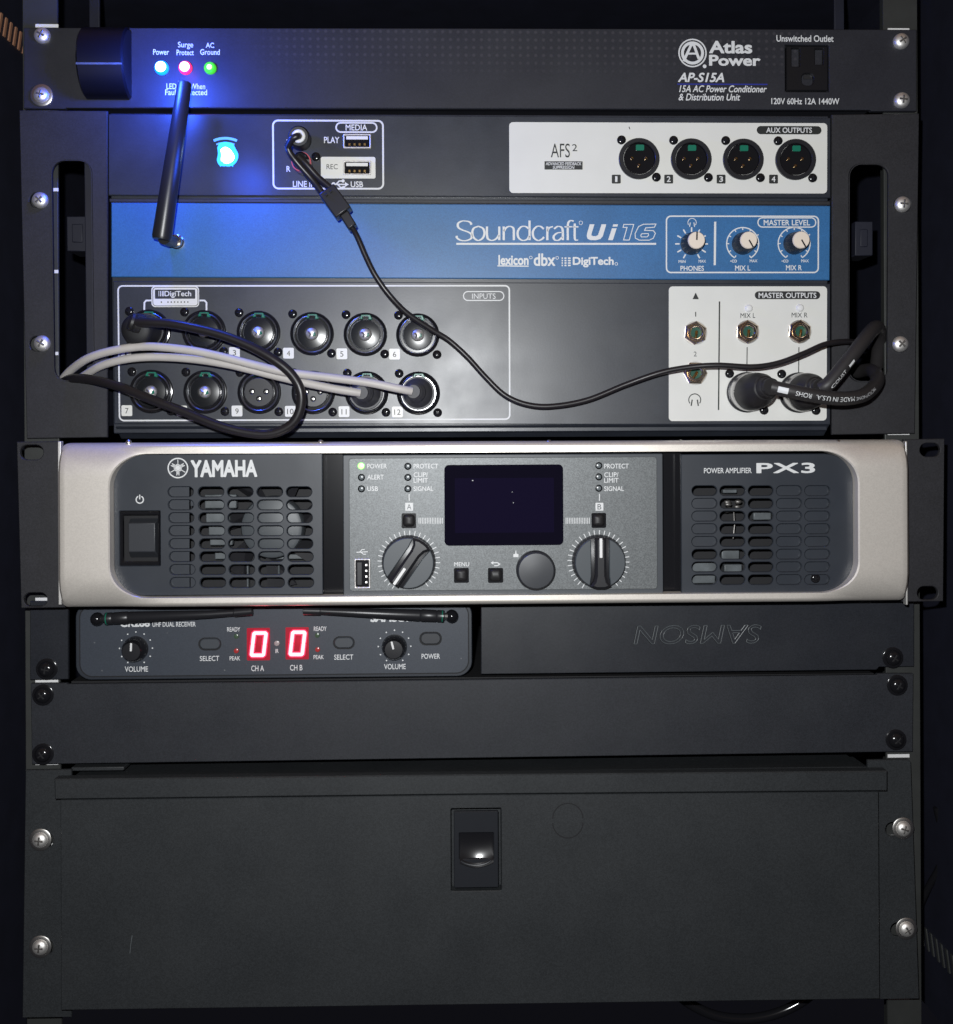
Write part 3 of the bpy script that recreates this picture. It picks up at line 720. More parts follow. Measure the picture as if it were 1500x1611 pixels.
def in_socket(kind):
    g = G().lathe(0, 0, [(34 * U, 0), (34 * U, 3 * U), (33 * U, 4.6 * U), (31.5 * U, 5 * U), (30 * U, 4.2 * U), (29.5 * U, 2 * U), (28 * U, 1.2 * U), (27.5 * U, .4 * U)], 48)
    o = g.build('input_socket', 'gloss')
    G().lathe(0, 0, [(29.8 * U, 1.2 * U), (29.7 * U, 3 * U), (29.2 * U, 4.2 * U), (28.5 * U, 4.7 * U), (27.8 * U, 4.2 * U), (27.3 * U, 3 * U), (27.1 * U, -4 * U), (24.4 * U, -4 * U)], 48).build('inner_ring', 'ringsteel', o)
    if kind == 'combo':
        i = G().lathe(0, 0, [(24 * U, .4 * U), (24 * U, 4 * U), (22.5 * U, 5.6 * U), (16 * U, 6.6 * U), (10.5 * U, 7 * U), (10 * U, 6.6 * U), (9.7 * U, 1 * U)], 44).build('insert', 'combop', o)
        G().lathe(0, 0, [(9.6 * U, 3 * U), (9 * U, 6.6 * U), (7 * U, 9 * U), (4 * U, 10.6 * U), (0, 11.2 * U)], 24).build('jack_contact', 'zinc', i)
        G().tube([(-5 * U, -9.5 * U, 3 * U), (-1 * U, -11.8 * U, -1 * U), (-3 * U, -10.2 * U, -5 * U)], 1.7 * U, 8).build('contact_leaf', 'chrome', i)
        G().plate([(2 * U, -5 * U), (7 * U, -3 * U), (6 * U, 2 * U), (3 * U, 1 * U)], (), 11.4 * U, 3 * U).build('jack_liner', 'green', i)
    else:
        holes = [circ(-11 * U, 1 * U, 3.4 * U, 16), circ(11 * U, 1 * U, 3.4 * U, 16), circ(0, -10 * U, 3.4 * U, 16)]
        i = G().plate(circ(0, 0, 23 * U, 40), holes, 5 * U, 5 * U).build('insert', 'plastic', o, .0003)
        g = G()
        for (x, z) in ((-11, 1), (11, 1), (0, -10)): g.lathe(x * U, z * U, [(3 * U, 1.2 * U), (2.4 * U, 3.4 * U), (0, 4.2 * U)], 14)
        g.build('contact', 'chrome', i)
    g = G(); g.plate([(-9 * U, 24 * U), (-4 * U, 24 * U), (-4 * U, 28 * U), (5 * U, 28 * U), (5 * U, 23 * U), (11 * U, 23 * U), (8 * U, 31 * U), (-6 * U, 31 * U)], (), 5 * U, 3 * U)
    g.build('latch_tab', 'green', o, .0002)
    small_screw.put(o, (-30 * U, 0, 31 * U)); small_screw.put(o, (30 * U, 0, -30.5 * U))
    return o
combo = Once(lambda: in_socket('combo')); fem = Once(lambda: in_socket('female'))
ins = [(234, 521), (321, 522), (406.8, 523), (491, 525), (575, 526), (657.5, 527), (238, 616), (323, 616.5), (408, 617), (493, 617.5), (577, 618), (658.5, 618.5)]
nb = [(198, 557), (283.6, 556), (369, 554.5), (454, 555.5), (538, 556.5), (621, 557), (199.6, 646), (286, 646.5), (373, 646.5), (457, 647), (541.5, 647.5), (625.5, 648)]
for k, q in enumerate(ins): put(combo if k < 8 else fem, mx, *q, 0)
for k, (cx, cy) in enumerate(nb):
    gw, gb = G(), G()
    gw.plate(rr(*mx.rect(cx - 8.5, cy - 8.5, cx + 8.5, cy + 8.5, .0002), 2.2 * U), (), .0002, .0001)
    s_ = str(k + 1); wd = (1.4 if s_ == '1' else 2.6) if len(s_) == 1 else (4 if s_ == '11' else 5)
    mx.text(gb, s_, cx - wd, cy - 4, cx + wd, cy + 4.5, .0003)
    nl = gw.build('number_label', 'white', mx.e); gb.build('lettering', 'blackink', nl)
# master outputs
g = G(); g.plate(rr(*mx.rect(1052.5, 450.5, 1301, 662), 6 * U), (), .0004, .0003); mo = g.build('output_label', 'white', lo1)
g = G(); T = lambda *a, **k: mx.text(g, *a, **k)
g.flat(mx.P([(1095, 460), (1100, 470.5), (1090, 470.5)], O4), O4); T('1', 1094.2, 490.5, 1095.8, 498, O4); T('2', 1092, 553, 1096.5, 560.5, O4)
phones_icon(1093.5, 629, 1.35, O4); mx.line(g, [(1132.5, 474), (1131, 645)], 2.2, O4)
g.flat(rr(*mx.rect(1188, 458, 1291, 470.5, O4), 6.2 * U), O4)
T('MIX L', 1165.5, 492.5, 1189, 500, O4); T('MIX R', 1246, 491.8, 1271, 499.3, O4)
mx.line(g, [(1176, 546), (1175.5, 590)], 1.5, O4); mx.line(g, [(1257.5, 546), (1257, 590)], 1.5, O4)
g.build('lettering', 'blackink', mo)
g = G(); mx.text(g, 'MASTER OUTPUTS', 1194, 460.2, 1285, 468.8, O5, bold=.02); g.build('reverse_lettering', 'print', mo)
for q in ((1178.5, 485), (1259, 484.5)):
    x, z = mx.L(*q, .0006); G().lathe(x, z, [(6.2 * U, .0003), (6 * U, .0011), (4 * U, .0019), (0, .0022)], 24).build('signal_light', 'whitep', mx.e)
def phone_jack():
    hx = [(19 * U * math.cos(math.radians(60 * k + 30)), 19 * U * math.sin(math.radians(60 * k + 30))) for k in range(6)]
    o = G().plate(hx, [circ(0, 0, 12 * U, 24)], 6 * U, 5.5 * U, ch=.0006).build('jack_socket', 'nickel', bevel=.0007, seg=3)
    G().lathe(0, 0, [(18.6 * U, .3 * U), (18.6 * U, 1.6 * U), (12 * U, 1.6 * U)], 36, cap=False).build('washer', 'chrome', o)
    G().lathe(0, 0, [(13 * U, 5 * U), (13 * U, 7.5 * U), (12 * U, 8.4 * U), (10 * U, 8.4 * U), (9 * U, 7.4 * U), (8.4 * U, 1 * U)], 32).build('bushing', 'nickel', o)
    G().lathe(0, 0, [(8.6 * U, 1.4 * U), (0, 1.3 * U)], 24).build('jack_liner', 'liner', o)
    G().tube([(1 * U, -2.4 * U, -8 * U), (1 * U, -4.4 * U, -2 * U), (1.5 * U, -2.4 * U, 3 * U)], 2.2 * U, 10).build('contact', 'gold', o)
    return o
pj = Once(phone_jack)
for k, q in enumerate(((1094.7, 523.6), (1094.5, 587), (1177, 522), (1259, 521.6))): put(pj, mx, *q, .0004, rot=(.1, .55, .0, .08)[k])
for q in ((1176, 617), (1258, 617.5)): put(ms, mx, *q, .0004)
for (px, py) in ((63, 314.5), (66, 540), (1421, 321), (1417.5, 541)): put(rack_screw, mx, px, py, -.0005, rot=random.uniform(0, 1.5))
for (a, b_, c_, d_, side) in ((105, 340, 138, 395, 0), (1346, 348, 1374, 402, 1)):
    g = G(); mx.box(g, a, b_, c_, d_, -.03, .02); mx.box(g, a + 8, b_ + 12, c_ - 8, d_ - 14, -.0285, .001); g.build('inner_bracket', 'cab', mx.e, .001)
for a, c_ in ((134, 168), (1310, 1338)):
    g = G(); mx.box(g, a, 200, c_, 670, -.010, .02); g.build('inner_flange', 'cab', mx.e, .0006)
# RCA line-in sockets
for q in ((474, 222), (478, 262)):
    x, z = mx.L(*q, 0); lo = G().lathe(x, z, [(14 * U, 0), (14 * U, 4 * U), (12 * U, 5 * U), (7 * U, 5 * U)], 28).build('line_socket', 'plastic', mx.e)
    G().lathe(x, z, [(7.5 * U, 5 * U), (7.5 * U, 12 * U), (5 * U, 12 * U)], 24).build('socket_barrel', 'gold', lo)
# aerial on the front panel
x, z = mx.L(279, 381, 0)
ant = G().lathe(x, z, [(11.5 * U, 0), (11.5 * U, 5 * U), (10 * U, 6 * U), (9 * U, 12 * U)], 28).build('aerial', 'nickel', mx.e)
def mp(px, py, out): xx, zz = mx.L(px, py, out); return Vector((xx, -out, zz))
G().tube([mp(276, 380, .0035), mp(266, 379, .012), mp(258, 374, .019)], [7 * U, 9 * U, 10 * U], 18).build('hinge', 'plastic', ant)
p0, p1 = mp(255, 372, .0205), mp(291, 129, .019)
d = (p1 - p0)
G().tube([p0 - d * .02, p0 + d * .0, p0 + d * .5, p0 + d * .985, p1], [13.2 * U, 14.6 * U, 12.6 * U, 10.6 * U, 9 * U], 26).build('aerial_rod', 'plastic', ant)

# ================================================================== POWER AMPLIFIER
am = Dev('power_amplifier', 'two-unit power amplifier with silver front frame, central control panel and blank black display', 'amplifier', (750, 952), -0.020)
EH = dict(l=[(31, 700, 68, 723), (37, 932.5, 74, 954)], r=[(1448, 697, 1480.5, 718.5), (1444, 922.5, 1477, 943.5)])
g = G(); g.plate(am.P([(26, 695), (97, 694), (102, 956), (33, 957)]), [rr(*am.rect(*h), 11 * U) for h in EH['l']], 0, .0025); g.build('mounting_ear', 'ear', am.e, .0005)
g = G(); g.plate(am.P([(1423, 691), (1487, 690), (1485, 946), (1421, 947)]), [rr(*am.rect(*h), 11 * U) for h in EH['r']], 0, .0025); g.build('mounting_ear', 'ear', am.e, .0005)
for a, b in ((91, 96.5), (1425.5, 1429)):
    g = G(); am.box(g, a, 694, b, 952, .004, .0035); g.build('ear_flange', 'zinc', am.e, .0004)
O0 = .0165
X0, Z0, X1, Z1 = am.rect(97, 694, 1424, 951.5, .010)
I0, J0, I1, J1 = am.rect(172, 711.5, 1351, 938, O0 - .002)
def ringpts(x0, z0, x1, z1, rx, rz, nx=40, nz=14, nc=10):
    P_ = []
    def seg(a, b, n): return [(a[0] + (b[0] - a[0]) * i / n, a[1] + (b[1] - a[1]) * i / n) for i in range(n)]
    def crn(cx, cz, a0): return [(cx + rx * math.cos(math.radians(a0 + 90 * i / nc)), cz + rz * math.sin(math.radians(a0 + 90 * i / nc))) for i in range(nc)]
    P_ += seg((x1, z0 + rz), (x1, z1 - rz), nz) + crn(x1 - rx, z1 - rz, 0) + seg((x1 - rx, z1), (x0 + rx, z1), nx) + crn(x0 + rx, z1 - rz, 90)
    P_ += seg((x0, z1 - rz), (x0, z0 + rz), nz) + crn(x0 + rx, z0 + rz, 180) + seg((x0 + rx, z0), (x1 - rx, z0), nx) + crn(x1 - rx, z0 + rz, 270)
    return P_
inner = ringpts(I0, J0, I1, J1, 52 * U, 48 * U); outer = ringpts(X0, Z0, X1, Z1, .004, .004)
ZC, HH = (Z0 + Z1) / 2, (Z1 - Z0) / 2
def sst(a, b, x): t = min(1, max(0, (x - a) / (b - a))); return t * t * (3 - 2 * t)
xa, xb, xc, xd = (am.L(p, 800, O0)[0] for p in (176, 238, 1288, 1350))
def hgt(x, z):
    k = sst(xa, xb, x) * (1 - sst(xc, xd, x)); dz = abs(z - ZC)
    t = min(1, max(0, (dz - (HH - .0165)) / .0165)); hp = O0 - .011 * (1 - math.sqrt(max(0, 1 - t * t)))
    t = min(1, max(0, (dz - (HH - .0026)) / .0026)); hb = O0 - .004 - .005 * (1 - math.sqrt(max(0, 1 - t * t)))
    ex = min(x - X0, X1 - x); t = min(1, max(0, (.003 - ex) / .003))
    return hp * (1 - k) + hb * k - .0025 * (1 - math.sqrt(max(0, 1 - t * t)))
g = G(); n = len(inner); MR = 22; b = 0
rings = []
for j in range(MR + 1):
    t = j / MR; t = t ** .9
    rings.append([(o[0] + (i[0] - o[0]) * t, o[1] + (i[1] - o[1]) * t) for o, i in zip(outer, inner)])
for lay, rg in [('s', outer)] + [('f', r) for r in rings] + [('c', inner), ('w', inner)]:
    for p in rg:
        if lay == 's': y = .014
        elif lay == 'f': y = -hgt(*p)
        elif lay == 'c': y = -hgt(*p) + .0006
        else: y = -.004
        q = p
        if lay in ('c', 'w'):
            q = (p[0] + (.0007 if p[0] < 0 else -.0007), p[1] + (.0002 if p[1] < ZC else -.0002))
        g.v.append((q[0], y, q[1]))
NL = MR + 4
for j in range(NL - 1):
    for i in range(n):
        k = (i + 1) % n; g.f.append([j * n + i, j * n + k, (j + 1) * n + k, (j + 1) * n + i])
g.build('front_frame', 'silver', am.e, 0, ang=28)
G().box(X0 + .004, X1 - .004, .0145, .33, Z0 + .002, Z1 - .001).build('chassis', 'ear', am.e, .0008)
for px in (203, 505, 864, 1071, 1318):
    x, z = am.L(px, 696.5, .008); G().ball((x, -.0085, z), .0016, 12, 8).build('frame_screw', 'chrome', am.e)
# recess floor behind everything
GO = .0095
g = G(); am.box(g, 176, 713, 1349, 937, -.012, .002); g.build('inner_back', 'dark', am.e)
for a, c in ((508.5, 540), (1044.5, 1072)):
    g = G(); am.box(g, a, 713, c, 936, .001, .003); g.build('recess_channel', 'gloss', am.e)
def grille(a, c, cols, rows, hold=(), dx=3):
    holes = []
    for j, (ya, yb) in enumerate(rows):
        for (xa_, xb_) in cols:
            s_ = dx * j / 7; holes.append(rr(*am.rect(xa_ + s_, ya, xb_ + s_, yb, GO), 8 * U, 5))
    return holes
rowsL = [(766 + 20.4 * k, 781.3 + 20.4 * k) for k in range(8)]; rowsR = [(764.3 + 20 * k, 779.5 + 20 * k) for k in range(8)]
hl = grille(0, 0, [(264.6, 304), (312, 352), (358, 398), (404.6, 444.5), (450.7, 490.5)], rowsL, 3)
bz = [rr(*am.rect(188.5, 804, 252, 890, GO), .0004)]
def corner_panel(left):
    x0, z0, x1, z1 = am.rect(179, 714, 508, 936.5, GO) if left else am.rect(1072, 714, 1345, 936, GO)
    full = rr(x0, z0, x1, z1, 44 * U, 8); sharp = rr(x0, z0, x1, z1, 1 * U, 8); m_ = (x0 + x1) / 2
    return [f if ((f[0] < m_) == left) else s_ for f, s_ in zip(full, sharp)]
g = G(); g.plate(corner_panel(True), hl + bz, GO, .0018); gl = g.build('grille_panel', 'grille', am.e, .0003)
hr = grille(0, 0, [(1089.3, 1128.3), (1133.3, 1172.7), (1178, 1217), (1222.3, 1262), (1267, 1306.5)], rowsR, 0, dx=0)
g = G(); g.plate(corner_panel(False), hr, GO, .0018); gr = g.build('grille_panel', 'grille', am.e, .0003)
# what shows through the grilles
g = G(); am.box(g, 258, 762, 298, 930, .0072, .001); am.box(g, 300, 780, 306, 796, .0072, .001); am.box(g, 300, 888, 310, 930, .0072, .001); g.build('grille_backing', 'grille', gl)
g = G(); am.box(g, 1219, 760, 1312, 924, .0072, .001); g.build('grille_backing', 'grille', gr)
g = G(); am.box(g, 1084, 783, 1131, 862, .0072, .001); g.build('grille_backing', 'grille', gr)
x, z = am.L(430, 829, -.002)
fo = G().lathe(x, z, [(47 * U, -.008), (47 * U, .001), (45 * U, .0024), (40 * U, .003), (0, .003)], 44).build('cooling_fan', 'fan', am.e)
g = G()
for k in range(7):
    a = 2 * math.pi * k / 7 + .2; b = len(g.v)
    for r, da in ((44, 0), (95, .16)):
        for yy, off in ((.0005, -.22), (.007, .22)):
            aa = a + da + off; g.v.append((x + r * U * math.cos(aa), yy, z + r * U * math.sin(aa)))
            g.v.append((x + r * U * math.cos(aa), yy + .0007, z + r * U * math.sin(aa)))
    for q in ((0, 2, 6, 4), (1, 5, 7, 3), (0, 1, 3, 2), (4, 6, 7, 5), (0, 4, 5, 1), (2, 3, 7, 6)): g.f.append([b + i for i in q])
g.build('fan_blade', 'plastic', fo)
g = G()
for (a, b_, c_, d_, o) in ((322, 778, 372, 800, -.001), (324, 803, 362, 822, .001), (328, 826, 360, 842, -.002), (330, 846, 366, 858, .0), (338, 868, 372, 880, -.003), (430, 872, 490, 880, -.004), (437, 884, 440, 905, -.001), (388, 888, 391, 930, -.003)):
    am.box(g, a, b_, c_, d_, o, .004)
g.build('inner_bracket', 'cap', am.e, .0005)
g = G()
for (a, b_, c_, d_, o) in ((1085, 884, 1130, 900, -.001), (1088, 905, 1126, 918, .001), (1136, 866, 1164, 884, -.002), (1140, 888, 1168, 906, .0), (1186, 806, 1214, 818, -.004), (1138, 770, 1160, 776, -.002)):
    am.box(g, a, b_, c_, d_, o, .004)
g.build('circuit_part', 'cap', am.e, .0005)
g = G(); x, z = am.L(1152, 795, 0)
for k in range(7): g.ball((x + random.uniform(-9, 9) * U, -.0015 + random.uniform(0, .002), z + random.uniform(-9, 8) * U), 5 * U, 8, 6, (1.2, .7, .7))
g.tube([(x + 2 * U, -.001, z - 10 * U), (x + 4 * U, 0, z - 30 * U), (x + 1 * U, -.001, z - 50 * U)], 1.2 * U, 8); g.build('solder_joint', 'recess', am.e)
put(small_screw, am, 1284, 910, .0073)
# lettering on the grilles
g = G(); T = lambda *a, **k: am.text(g, *a, **k); GL = GO + .00012
T('YAMAHA', 300, 723.5, 405, 750.5, GL, bold=.05)
c = am.L(280, 736.3, GL); g.stroke(circ(*c, 14.3 * U, 40), 1.9 * U, GL, True)
for k in range(3):
    a = math.radians(90 + 120 * k); ca, sa = math.cos(a), math.sin(a)
    for dd in (-1.6, 0, 1.6):
        L_ = (-9.5, 12.5) if dd == 0 else (-11, 6)
        g.stroke([(c[0] + (L_[0] * ca - dd * sa) * U, c[1] + (L_[0] * sa + dd * ca) * U), (c[0] + (L_[1] * ca - dd * sa) * U, c[1] + (L_[1] * sa + dd * ca) * U)], 1.15 * U, GL + .00003 * (k + 1))
c = am.L(220, 786, GL); g.stroke(arc(*c, 5.3 * U, 115, 425), 1.7 * U, GL); g.stroke([(c[0], c[1] + .5 * U), (c[0], c[1] + 7.3 * U)], 1.7 * U, GL + .00005)
g.build('lettering', 'print', gl)
g = G(); T('POWER AMPLIFIER', 1108, 736, 1183, 744.5, GL, bold=.01)
T('PX3', 1190.5, 728, 1283, 744.5, GL, bold=.03, space=1.1)
g.build('lettering', 'print', gr)
# power switch
g = G(); g.plate(rr(*am.rect(189, 804.5, 251.5, 889.5, GO), .0004), [rr(*am.rect(194, 810, 249, 883, GO), .0003)], GO + .0006, .0016); ps = g.build('power_switch', 'gloss', am.e, .0003)
g = G(); am.box(g, 191, 806, 250, 887, .0035, .001); g.build('switch_well', 'dark', ps)
g = G(); xx = am.rect(202, 820, 244, 868, .0095); b = len(g.v)
for (x_, z_, y_) in ((xx[0], xx[1], -.0095), (xx[2], xx[1], -.0095), (xx[2], xx[3] - .001, -.0095), (xx[0], xx[3] - .001, -.0095), (xx[0] - .0006, xx[1] - .0036, -.004), (xx[2] + .0006, xx[1] - .0036, -.004), (xx[2] + .0006, xx[3] + .0012, -.004), (xx[0] - .0006, xx[3] + .0012, -.004)): g.v.append((x_, y_, z_))
for q in ((0, 1, 2, 3), (4, 5, 1, 0), (5, 6, 2, 1), (6, 7, 3, 2), (7, 4, 0, 3), (7, 6, 5, 4)): g.f.append([b + i for i in q])
g.build('push_button', 'button', ps, .0004)
# control section
g = G(); g.plate(rr(*am.rect(540, 714.5, 1044, 936.5, GO), 2 * U), (), GO - .0004, .003); be = g.build('control_bezel', 'bezel', am.e, .0008)
CO = GO + .0006
g = G(); g.plate(rr(*am.rect(549.5, 719.5, 1034.5, 928.5, CO), 5 * U), (), CO, .0009); cp = g.build('control_panel', 'sparkle', am.e, .0005)
CL = CO + .00013
g = G(); g.plate(rr(*am.rect(699.5, 731, 886.5, 858, CO + .0005), 7 * U), (), CO + .0005, .0004); sc = g.build('display', 'screen', am.e, .0003)
g = G(); am.rplate(g, 716, 752, 872, 838, 1, CO + .00058, .00005); g.build('display_area', 'lcd', sc)
g = G()
for (px, py, s_) in ((744, 756, 1.8), (806, 774, 1.1), (808, 791, 1.3)): g.flat(circ(*am.L(px, py, CO + .00068), s_ * .5 * U, 10), CO + .00068)
g.build('dust_speck', 'grey_print', sc)
for q, on in (((568.5, 733), 1), ((569, 751), 0), ((569, 769), 0), ((642, 733.5), 0), ((642, 751), 0), ((642, 769), 0), ((942.3, 732.5), 0), ((942.3, 750.2), 0), ((942.3, 768), 0)):
    x, z = am.L(*q, CO)
    b_ = -CO
    oo = G().lathe(x, z, [(5.4 * U, CO), (5.4 * U, CO + .0004), (4.2 * U, CO + .0005), (3.6 * U, CO + .0001)], 22).build('indicator_light', 'ampring' if on else 'gloss', am.e)
    G().lathe(x, z, [((4.9 if on else 3.8) * U, CO + .0001), ((4.6 if on else 3.4) * U, CO + .0007), (0, CO + .0010)], 18).build('lens', 'ampled' if on else 'dimled', oo)
g = G(); T = lambda *a, **k: am.text(g, *a, **k); B1 = .012
T('POWER', 578, 729.5, 609, 737, CL, bold=B1); T('ALERT', 578, 746.8, 604, 754.3, CL, bold=B1); T('USB', 578, 765, 595, 772.5, CL, bold=B1)
for a in (651, 951):
    T('PROTECT', a, 729.5, a + 38.5, 737, CL, bold=B1); T('CLIP/', a, 743, a + 22.5, 750.5, CL, bold=B1); T('LIMIT', a, 752, a + 22.5, 759.3, CL, bold=B1); T('SIGNAL', a, 765, a + 31, 772.5, CL, bold=B1)
for a in (644, 943.5):
    am.line(g, [(a, 777), (a, 788)], 1.3, CL)
    x0, z0, x1, z1 = am.rect(a - 6.2, 791, a + 6.2, 803.5, CL); g.plate(rr(x0, z0, x1, z1, 1 * U), (), CL, 0)
for a in (659.5, 891):
    for k in range(15): am.line(g, [(a + k * 2.62, 814.5), (a + k * 2.62, 824)], 1.0, CL)
T('MENU', 715, 884.5, 738.5, 891, CL, bold=B1)
am.line(g, [(774, 885.5), (783, 885.3), (786.5, 887.5), (783, 890), (778, 890)], 1.5, CL); g.flat(am.P([(772, 885.5), (776.5, 882.8), (776.5, 888.2)], CL), CL + .00005)
g.flat(am.P([(808, 872), (808, 876.5), (816, 876.5), (816, 872), (813, 871), (812.5, 866), (811.5, 866), (811, 871)], CL), CL)
am.line(g, [(561, 869), (579, 868)], 1.3, CL); am.line(g, [(566, 868.6), (570, 864.5), (574, 864.5)], 1.2, CL + .00004); am.line(g, [(568, 868.6), (572, 872), (576, 872)], 1.2, CL + .00008)
KN = [(643.5, 884), (942, 883)]
for q in KN:
    c = am.L(*q, CL)
    for a in range(-148, 149, 10):
        s_, c_ = math.sin(math.radians(a)), math.cos(math.radians(a)); g.stroke([(c[0] + s_ * 40 * U, c[1] + c_ * 40 * U), (c[0] + s_ * 46.5 * U, c[1] + c_ * 46.5 * U)], 1.25 * U, CL)
g.build('lettering', 'print', cp)
g = G(); am.text(g, 'A', 640.5, 793, 647.5, 801.5, CL + .0001); am.text(g, 'B', 940.5, 793, 946.5, 801.5, CL + .0001); g.build('channel_letter', 'bezel', cp)
def amp_knob():
    h = .0075
    pr = []
    o = G().lathe(0, 0, [(40 * U, 0), (40 * U, .0015), (39 * U, .003), (38 * U, .0042), (36 * U, .0046), (0, .0046)], 64).build('level_knob', 'plastic')
    for sgn in (-1, 1):
        e1 = []
        for i in range(21):
            a = -66 + 132 * i / 20; e1.append((37.2 * U * math.cos(math.radians(a)), 37.2 * U * math.sin(math.radians(a))))
        # inner edge: straight with a flare towards the tail
        e1 += [(13.6 * U, 34 * U), (13.2 * U, 10 * U), (13.4 * U, -14 * U), (15.5 * U, -25 * U), (19 * U, -31 * U)][:0] if False else [(13.4 * U, 33 * U), (13.2 * U, 0), (13.2 * U, -20 * U), (14.4 * U, -27 * U)]
        e1 = [(sgn * x, z) for x, z in e1]
        G().plate(e1, (), .0066, .0021).build('grip_facet', 'knobgrey', o, .0004)
    G().plate([(-8 * U, 37.5 * U), (8 * U, 37.5 * U), (8 * U, -18 * U), (10 * U, -27 * U), (16 * U, -35 * U), (6 * U, -38.5 * U), (-6 * U, -38.5 * U), (-16 * U, -35 * U), (-10 * U, -27 * U), (-8 * U, -18 * U)], (), .0088, .0044, ch=.0012).build('grip_bar', 'plastic', o, .0012, seg=3)
    G().plate(rr(-2 * U, 8 * U, 2 * U, 36.5 * U, .6 * U), (), .0091, .0004).build('pointer', 'whitep', o)
    return o
ak = Once(amp_knob)
for q, a in zip(KN, (215, 0)):
    x, z = am.L(*q, CO); ak.put(am.e, (x, -CO, z), math.radians(a))
def key(dev, a, b, c, d, name='button', m='plastic', out=CO, h=.0016):
    g = G(); dev.rplate(g, a, b, c, d, 2, out + .0003, .0006); o = g.build(name, 'gloss', dev.e, .0002)
    g = G(); g.plate(rr(*dev.rect(a + 2, b + 2, c - 2, d - 2, out + h), 5.5 * U, 5), (), out + h, h, ch=.0013); g.build('key_cap', 'rubber', o, ang=60); return o
key(am, 632, 807.5, 655, 831); key(am, 931, 807, 954, 830.5); key(am, 714.5, 893.5, 738, 917); key(am, 768, 893.5, 792, 917)
x, z = am.L(842.5, 896, CO)
en = G().lathe(x, z, [(29 * U, CO), (29 * U, CO + .004), (28 * U, CO + .0048), (27 * U, CO + .005)], 48).build('rotary_encoder', 'plastic', am.e)
G().lathe(x, z, [(27.4 * U, CO + .0048), (26.8 * U, CO + .0056), (25.5 * U, CO + .0060), (12 * U, CO + .0063), (0, CO + .0064)], 48).build('encoder_cap', 'button', en)
port(am, 557.5, 879, 583, 926, CO, True)

# ================================================================== WIRELESS RECEIVER
wr_ = Dev('wireless_receiver', 'grey wireless microphone receiver showing two red zeros, with two folded aerials', 'radio receiver', (431, 1066), 0.001)
g = G(); g.plate(rr(*wr_.rect(119, 946, 743, 1067, 0), 24 * U, 10), (), 0, .006); wf = g.build('front_bezel', 'grille', wr_.e, .0016, seg=3)
g = G(); g.plate(rr(*wr_.rect(126.5, 951, 736.5, 1061, .0006), 19 * U, 10), (), .0006, .0005); wp = g.build('front_panel', 'receiver', wr_.e, .0003)
g = G(); g.stroke(rr(*wr_.rect(125.5, 950, 737.5, 1062, .0002), 20 * U, 10), 1.6 * U, .0002, True); g.build('panel_groove', 'dark', wf)
x0, z0, x1, z1 = wr_.rect(126, 952, 736, 1062)
G().box(x0, x1, .0062, .12, z0, z1).build('body', 'grille', wr_.e, .003)
WL = .00075
g = G(); T = lambda *a, **k: wr_.text(g, *a, **k)
T('CR288', 189, 974, 236, 986.5, WL, bold=.05); T('UHF DUAL RECEIVER', 240, 978.5, 308, 986, WL, bold=.015)
T('SAMSON', 583, 966, 654, 978.5, WL, bold=.06, shear=.15)
T('VOLUME', 196.5, 1048.5, 233, 1057, WL, bold=.012); T('VOLUME', 604.5, 1044.5, 638.5, 1053, WL, bold=.012); T('SELECT', 314.5, 1032, 345, 1040, WL, bold=.012); T('SELECT', 526, 1029.8, 556, 1038, WL, bold=.012)
T('READY', 357.5, 986.7, 378, 993.7, WL, bold=.012); T('READY', 494, 985.7, 514, 992.7, WL, bold=.012); T('PEAK', 361.5, 1032.5, 378, 1039, WL, bold=.012); T('PEAK', 493.5, 1030.5, 509.5, 1037, WL, bold=.012)
T('CH A', 395.5, 1047, 415.5, 1056, WL, bold=.012); T('CH B', 456.5, 1046, 476, 1055, WL, bold=.012); T('POWER', 663.5, 1028.5, 692.5, 1036.5, WL, bold=.012); T('IR', 433.5, 1021, 438.5, 1027.5, WL, bold=.01)
for q in ((214, 1020), (621, 1017)):
    c = wr_.L(*q, WL)
    for k in range(11):
        a = math.radians(-150 + 30 * k); g.flat(circ(c[0] + 25.5 * U * math.sin(a), c[1] + 25.5 * U * math.cos(a), 1.2 * U, 8), WL)
g.build('lettering', 'print', wp)
for (q, a) in (((214, 1020.5), 2), ((621, 1017.5), -14)):
    x, z = wr_.L(*q, 0); o = G().lathe(0, 0, [(20 * U, 0), (20 * U, .001), (18.5 * U, .004), (15 * U, .0072), (14 * U, .0076)], 40).build('volume_knob', 'gloss', wr_.e)
    o.location = (x, -.0006, z); o.rotation_euler = (0, math.radians(a), 0)
    G().lathe(0, 0, [(14.4 * U, .007), (13.6 * U, .0078), (0, .0080)], 32).build('knob_cap', 'plastic', o)
    G().plate(rr(-1.5 * U, 1 * U, 1.5 * U, 13.5 * U, 1.2 * U), (), .0083, .0003).build('pointer', 'whitep', o)
for (a, b_, c_, d_, m_) in ((312, 1003, 348.5, 1023.5, 'plastic'), (524, 1001, 558.5, 1021.5, 'plastic'), (660, 994, 695.5, 1015.5, 'button')):
    g = G(); g.plate(rr(*wr_.rect(a, b_, c_, d_, .0007), 10 * U), (), .0007, .0004); o = g.build('button', 'dark', wr_.e)
    g = G(); g.plate(rr(*wr_.rect(a + 2.2, b_ + 2, c_ - 2.2, d_ - 2, .0024), 8.5 * U), (), .0024, .002); g.build('key_cap', 'button' if m_ == 'button' else 'bezel', o, .0008, seg=3)
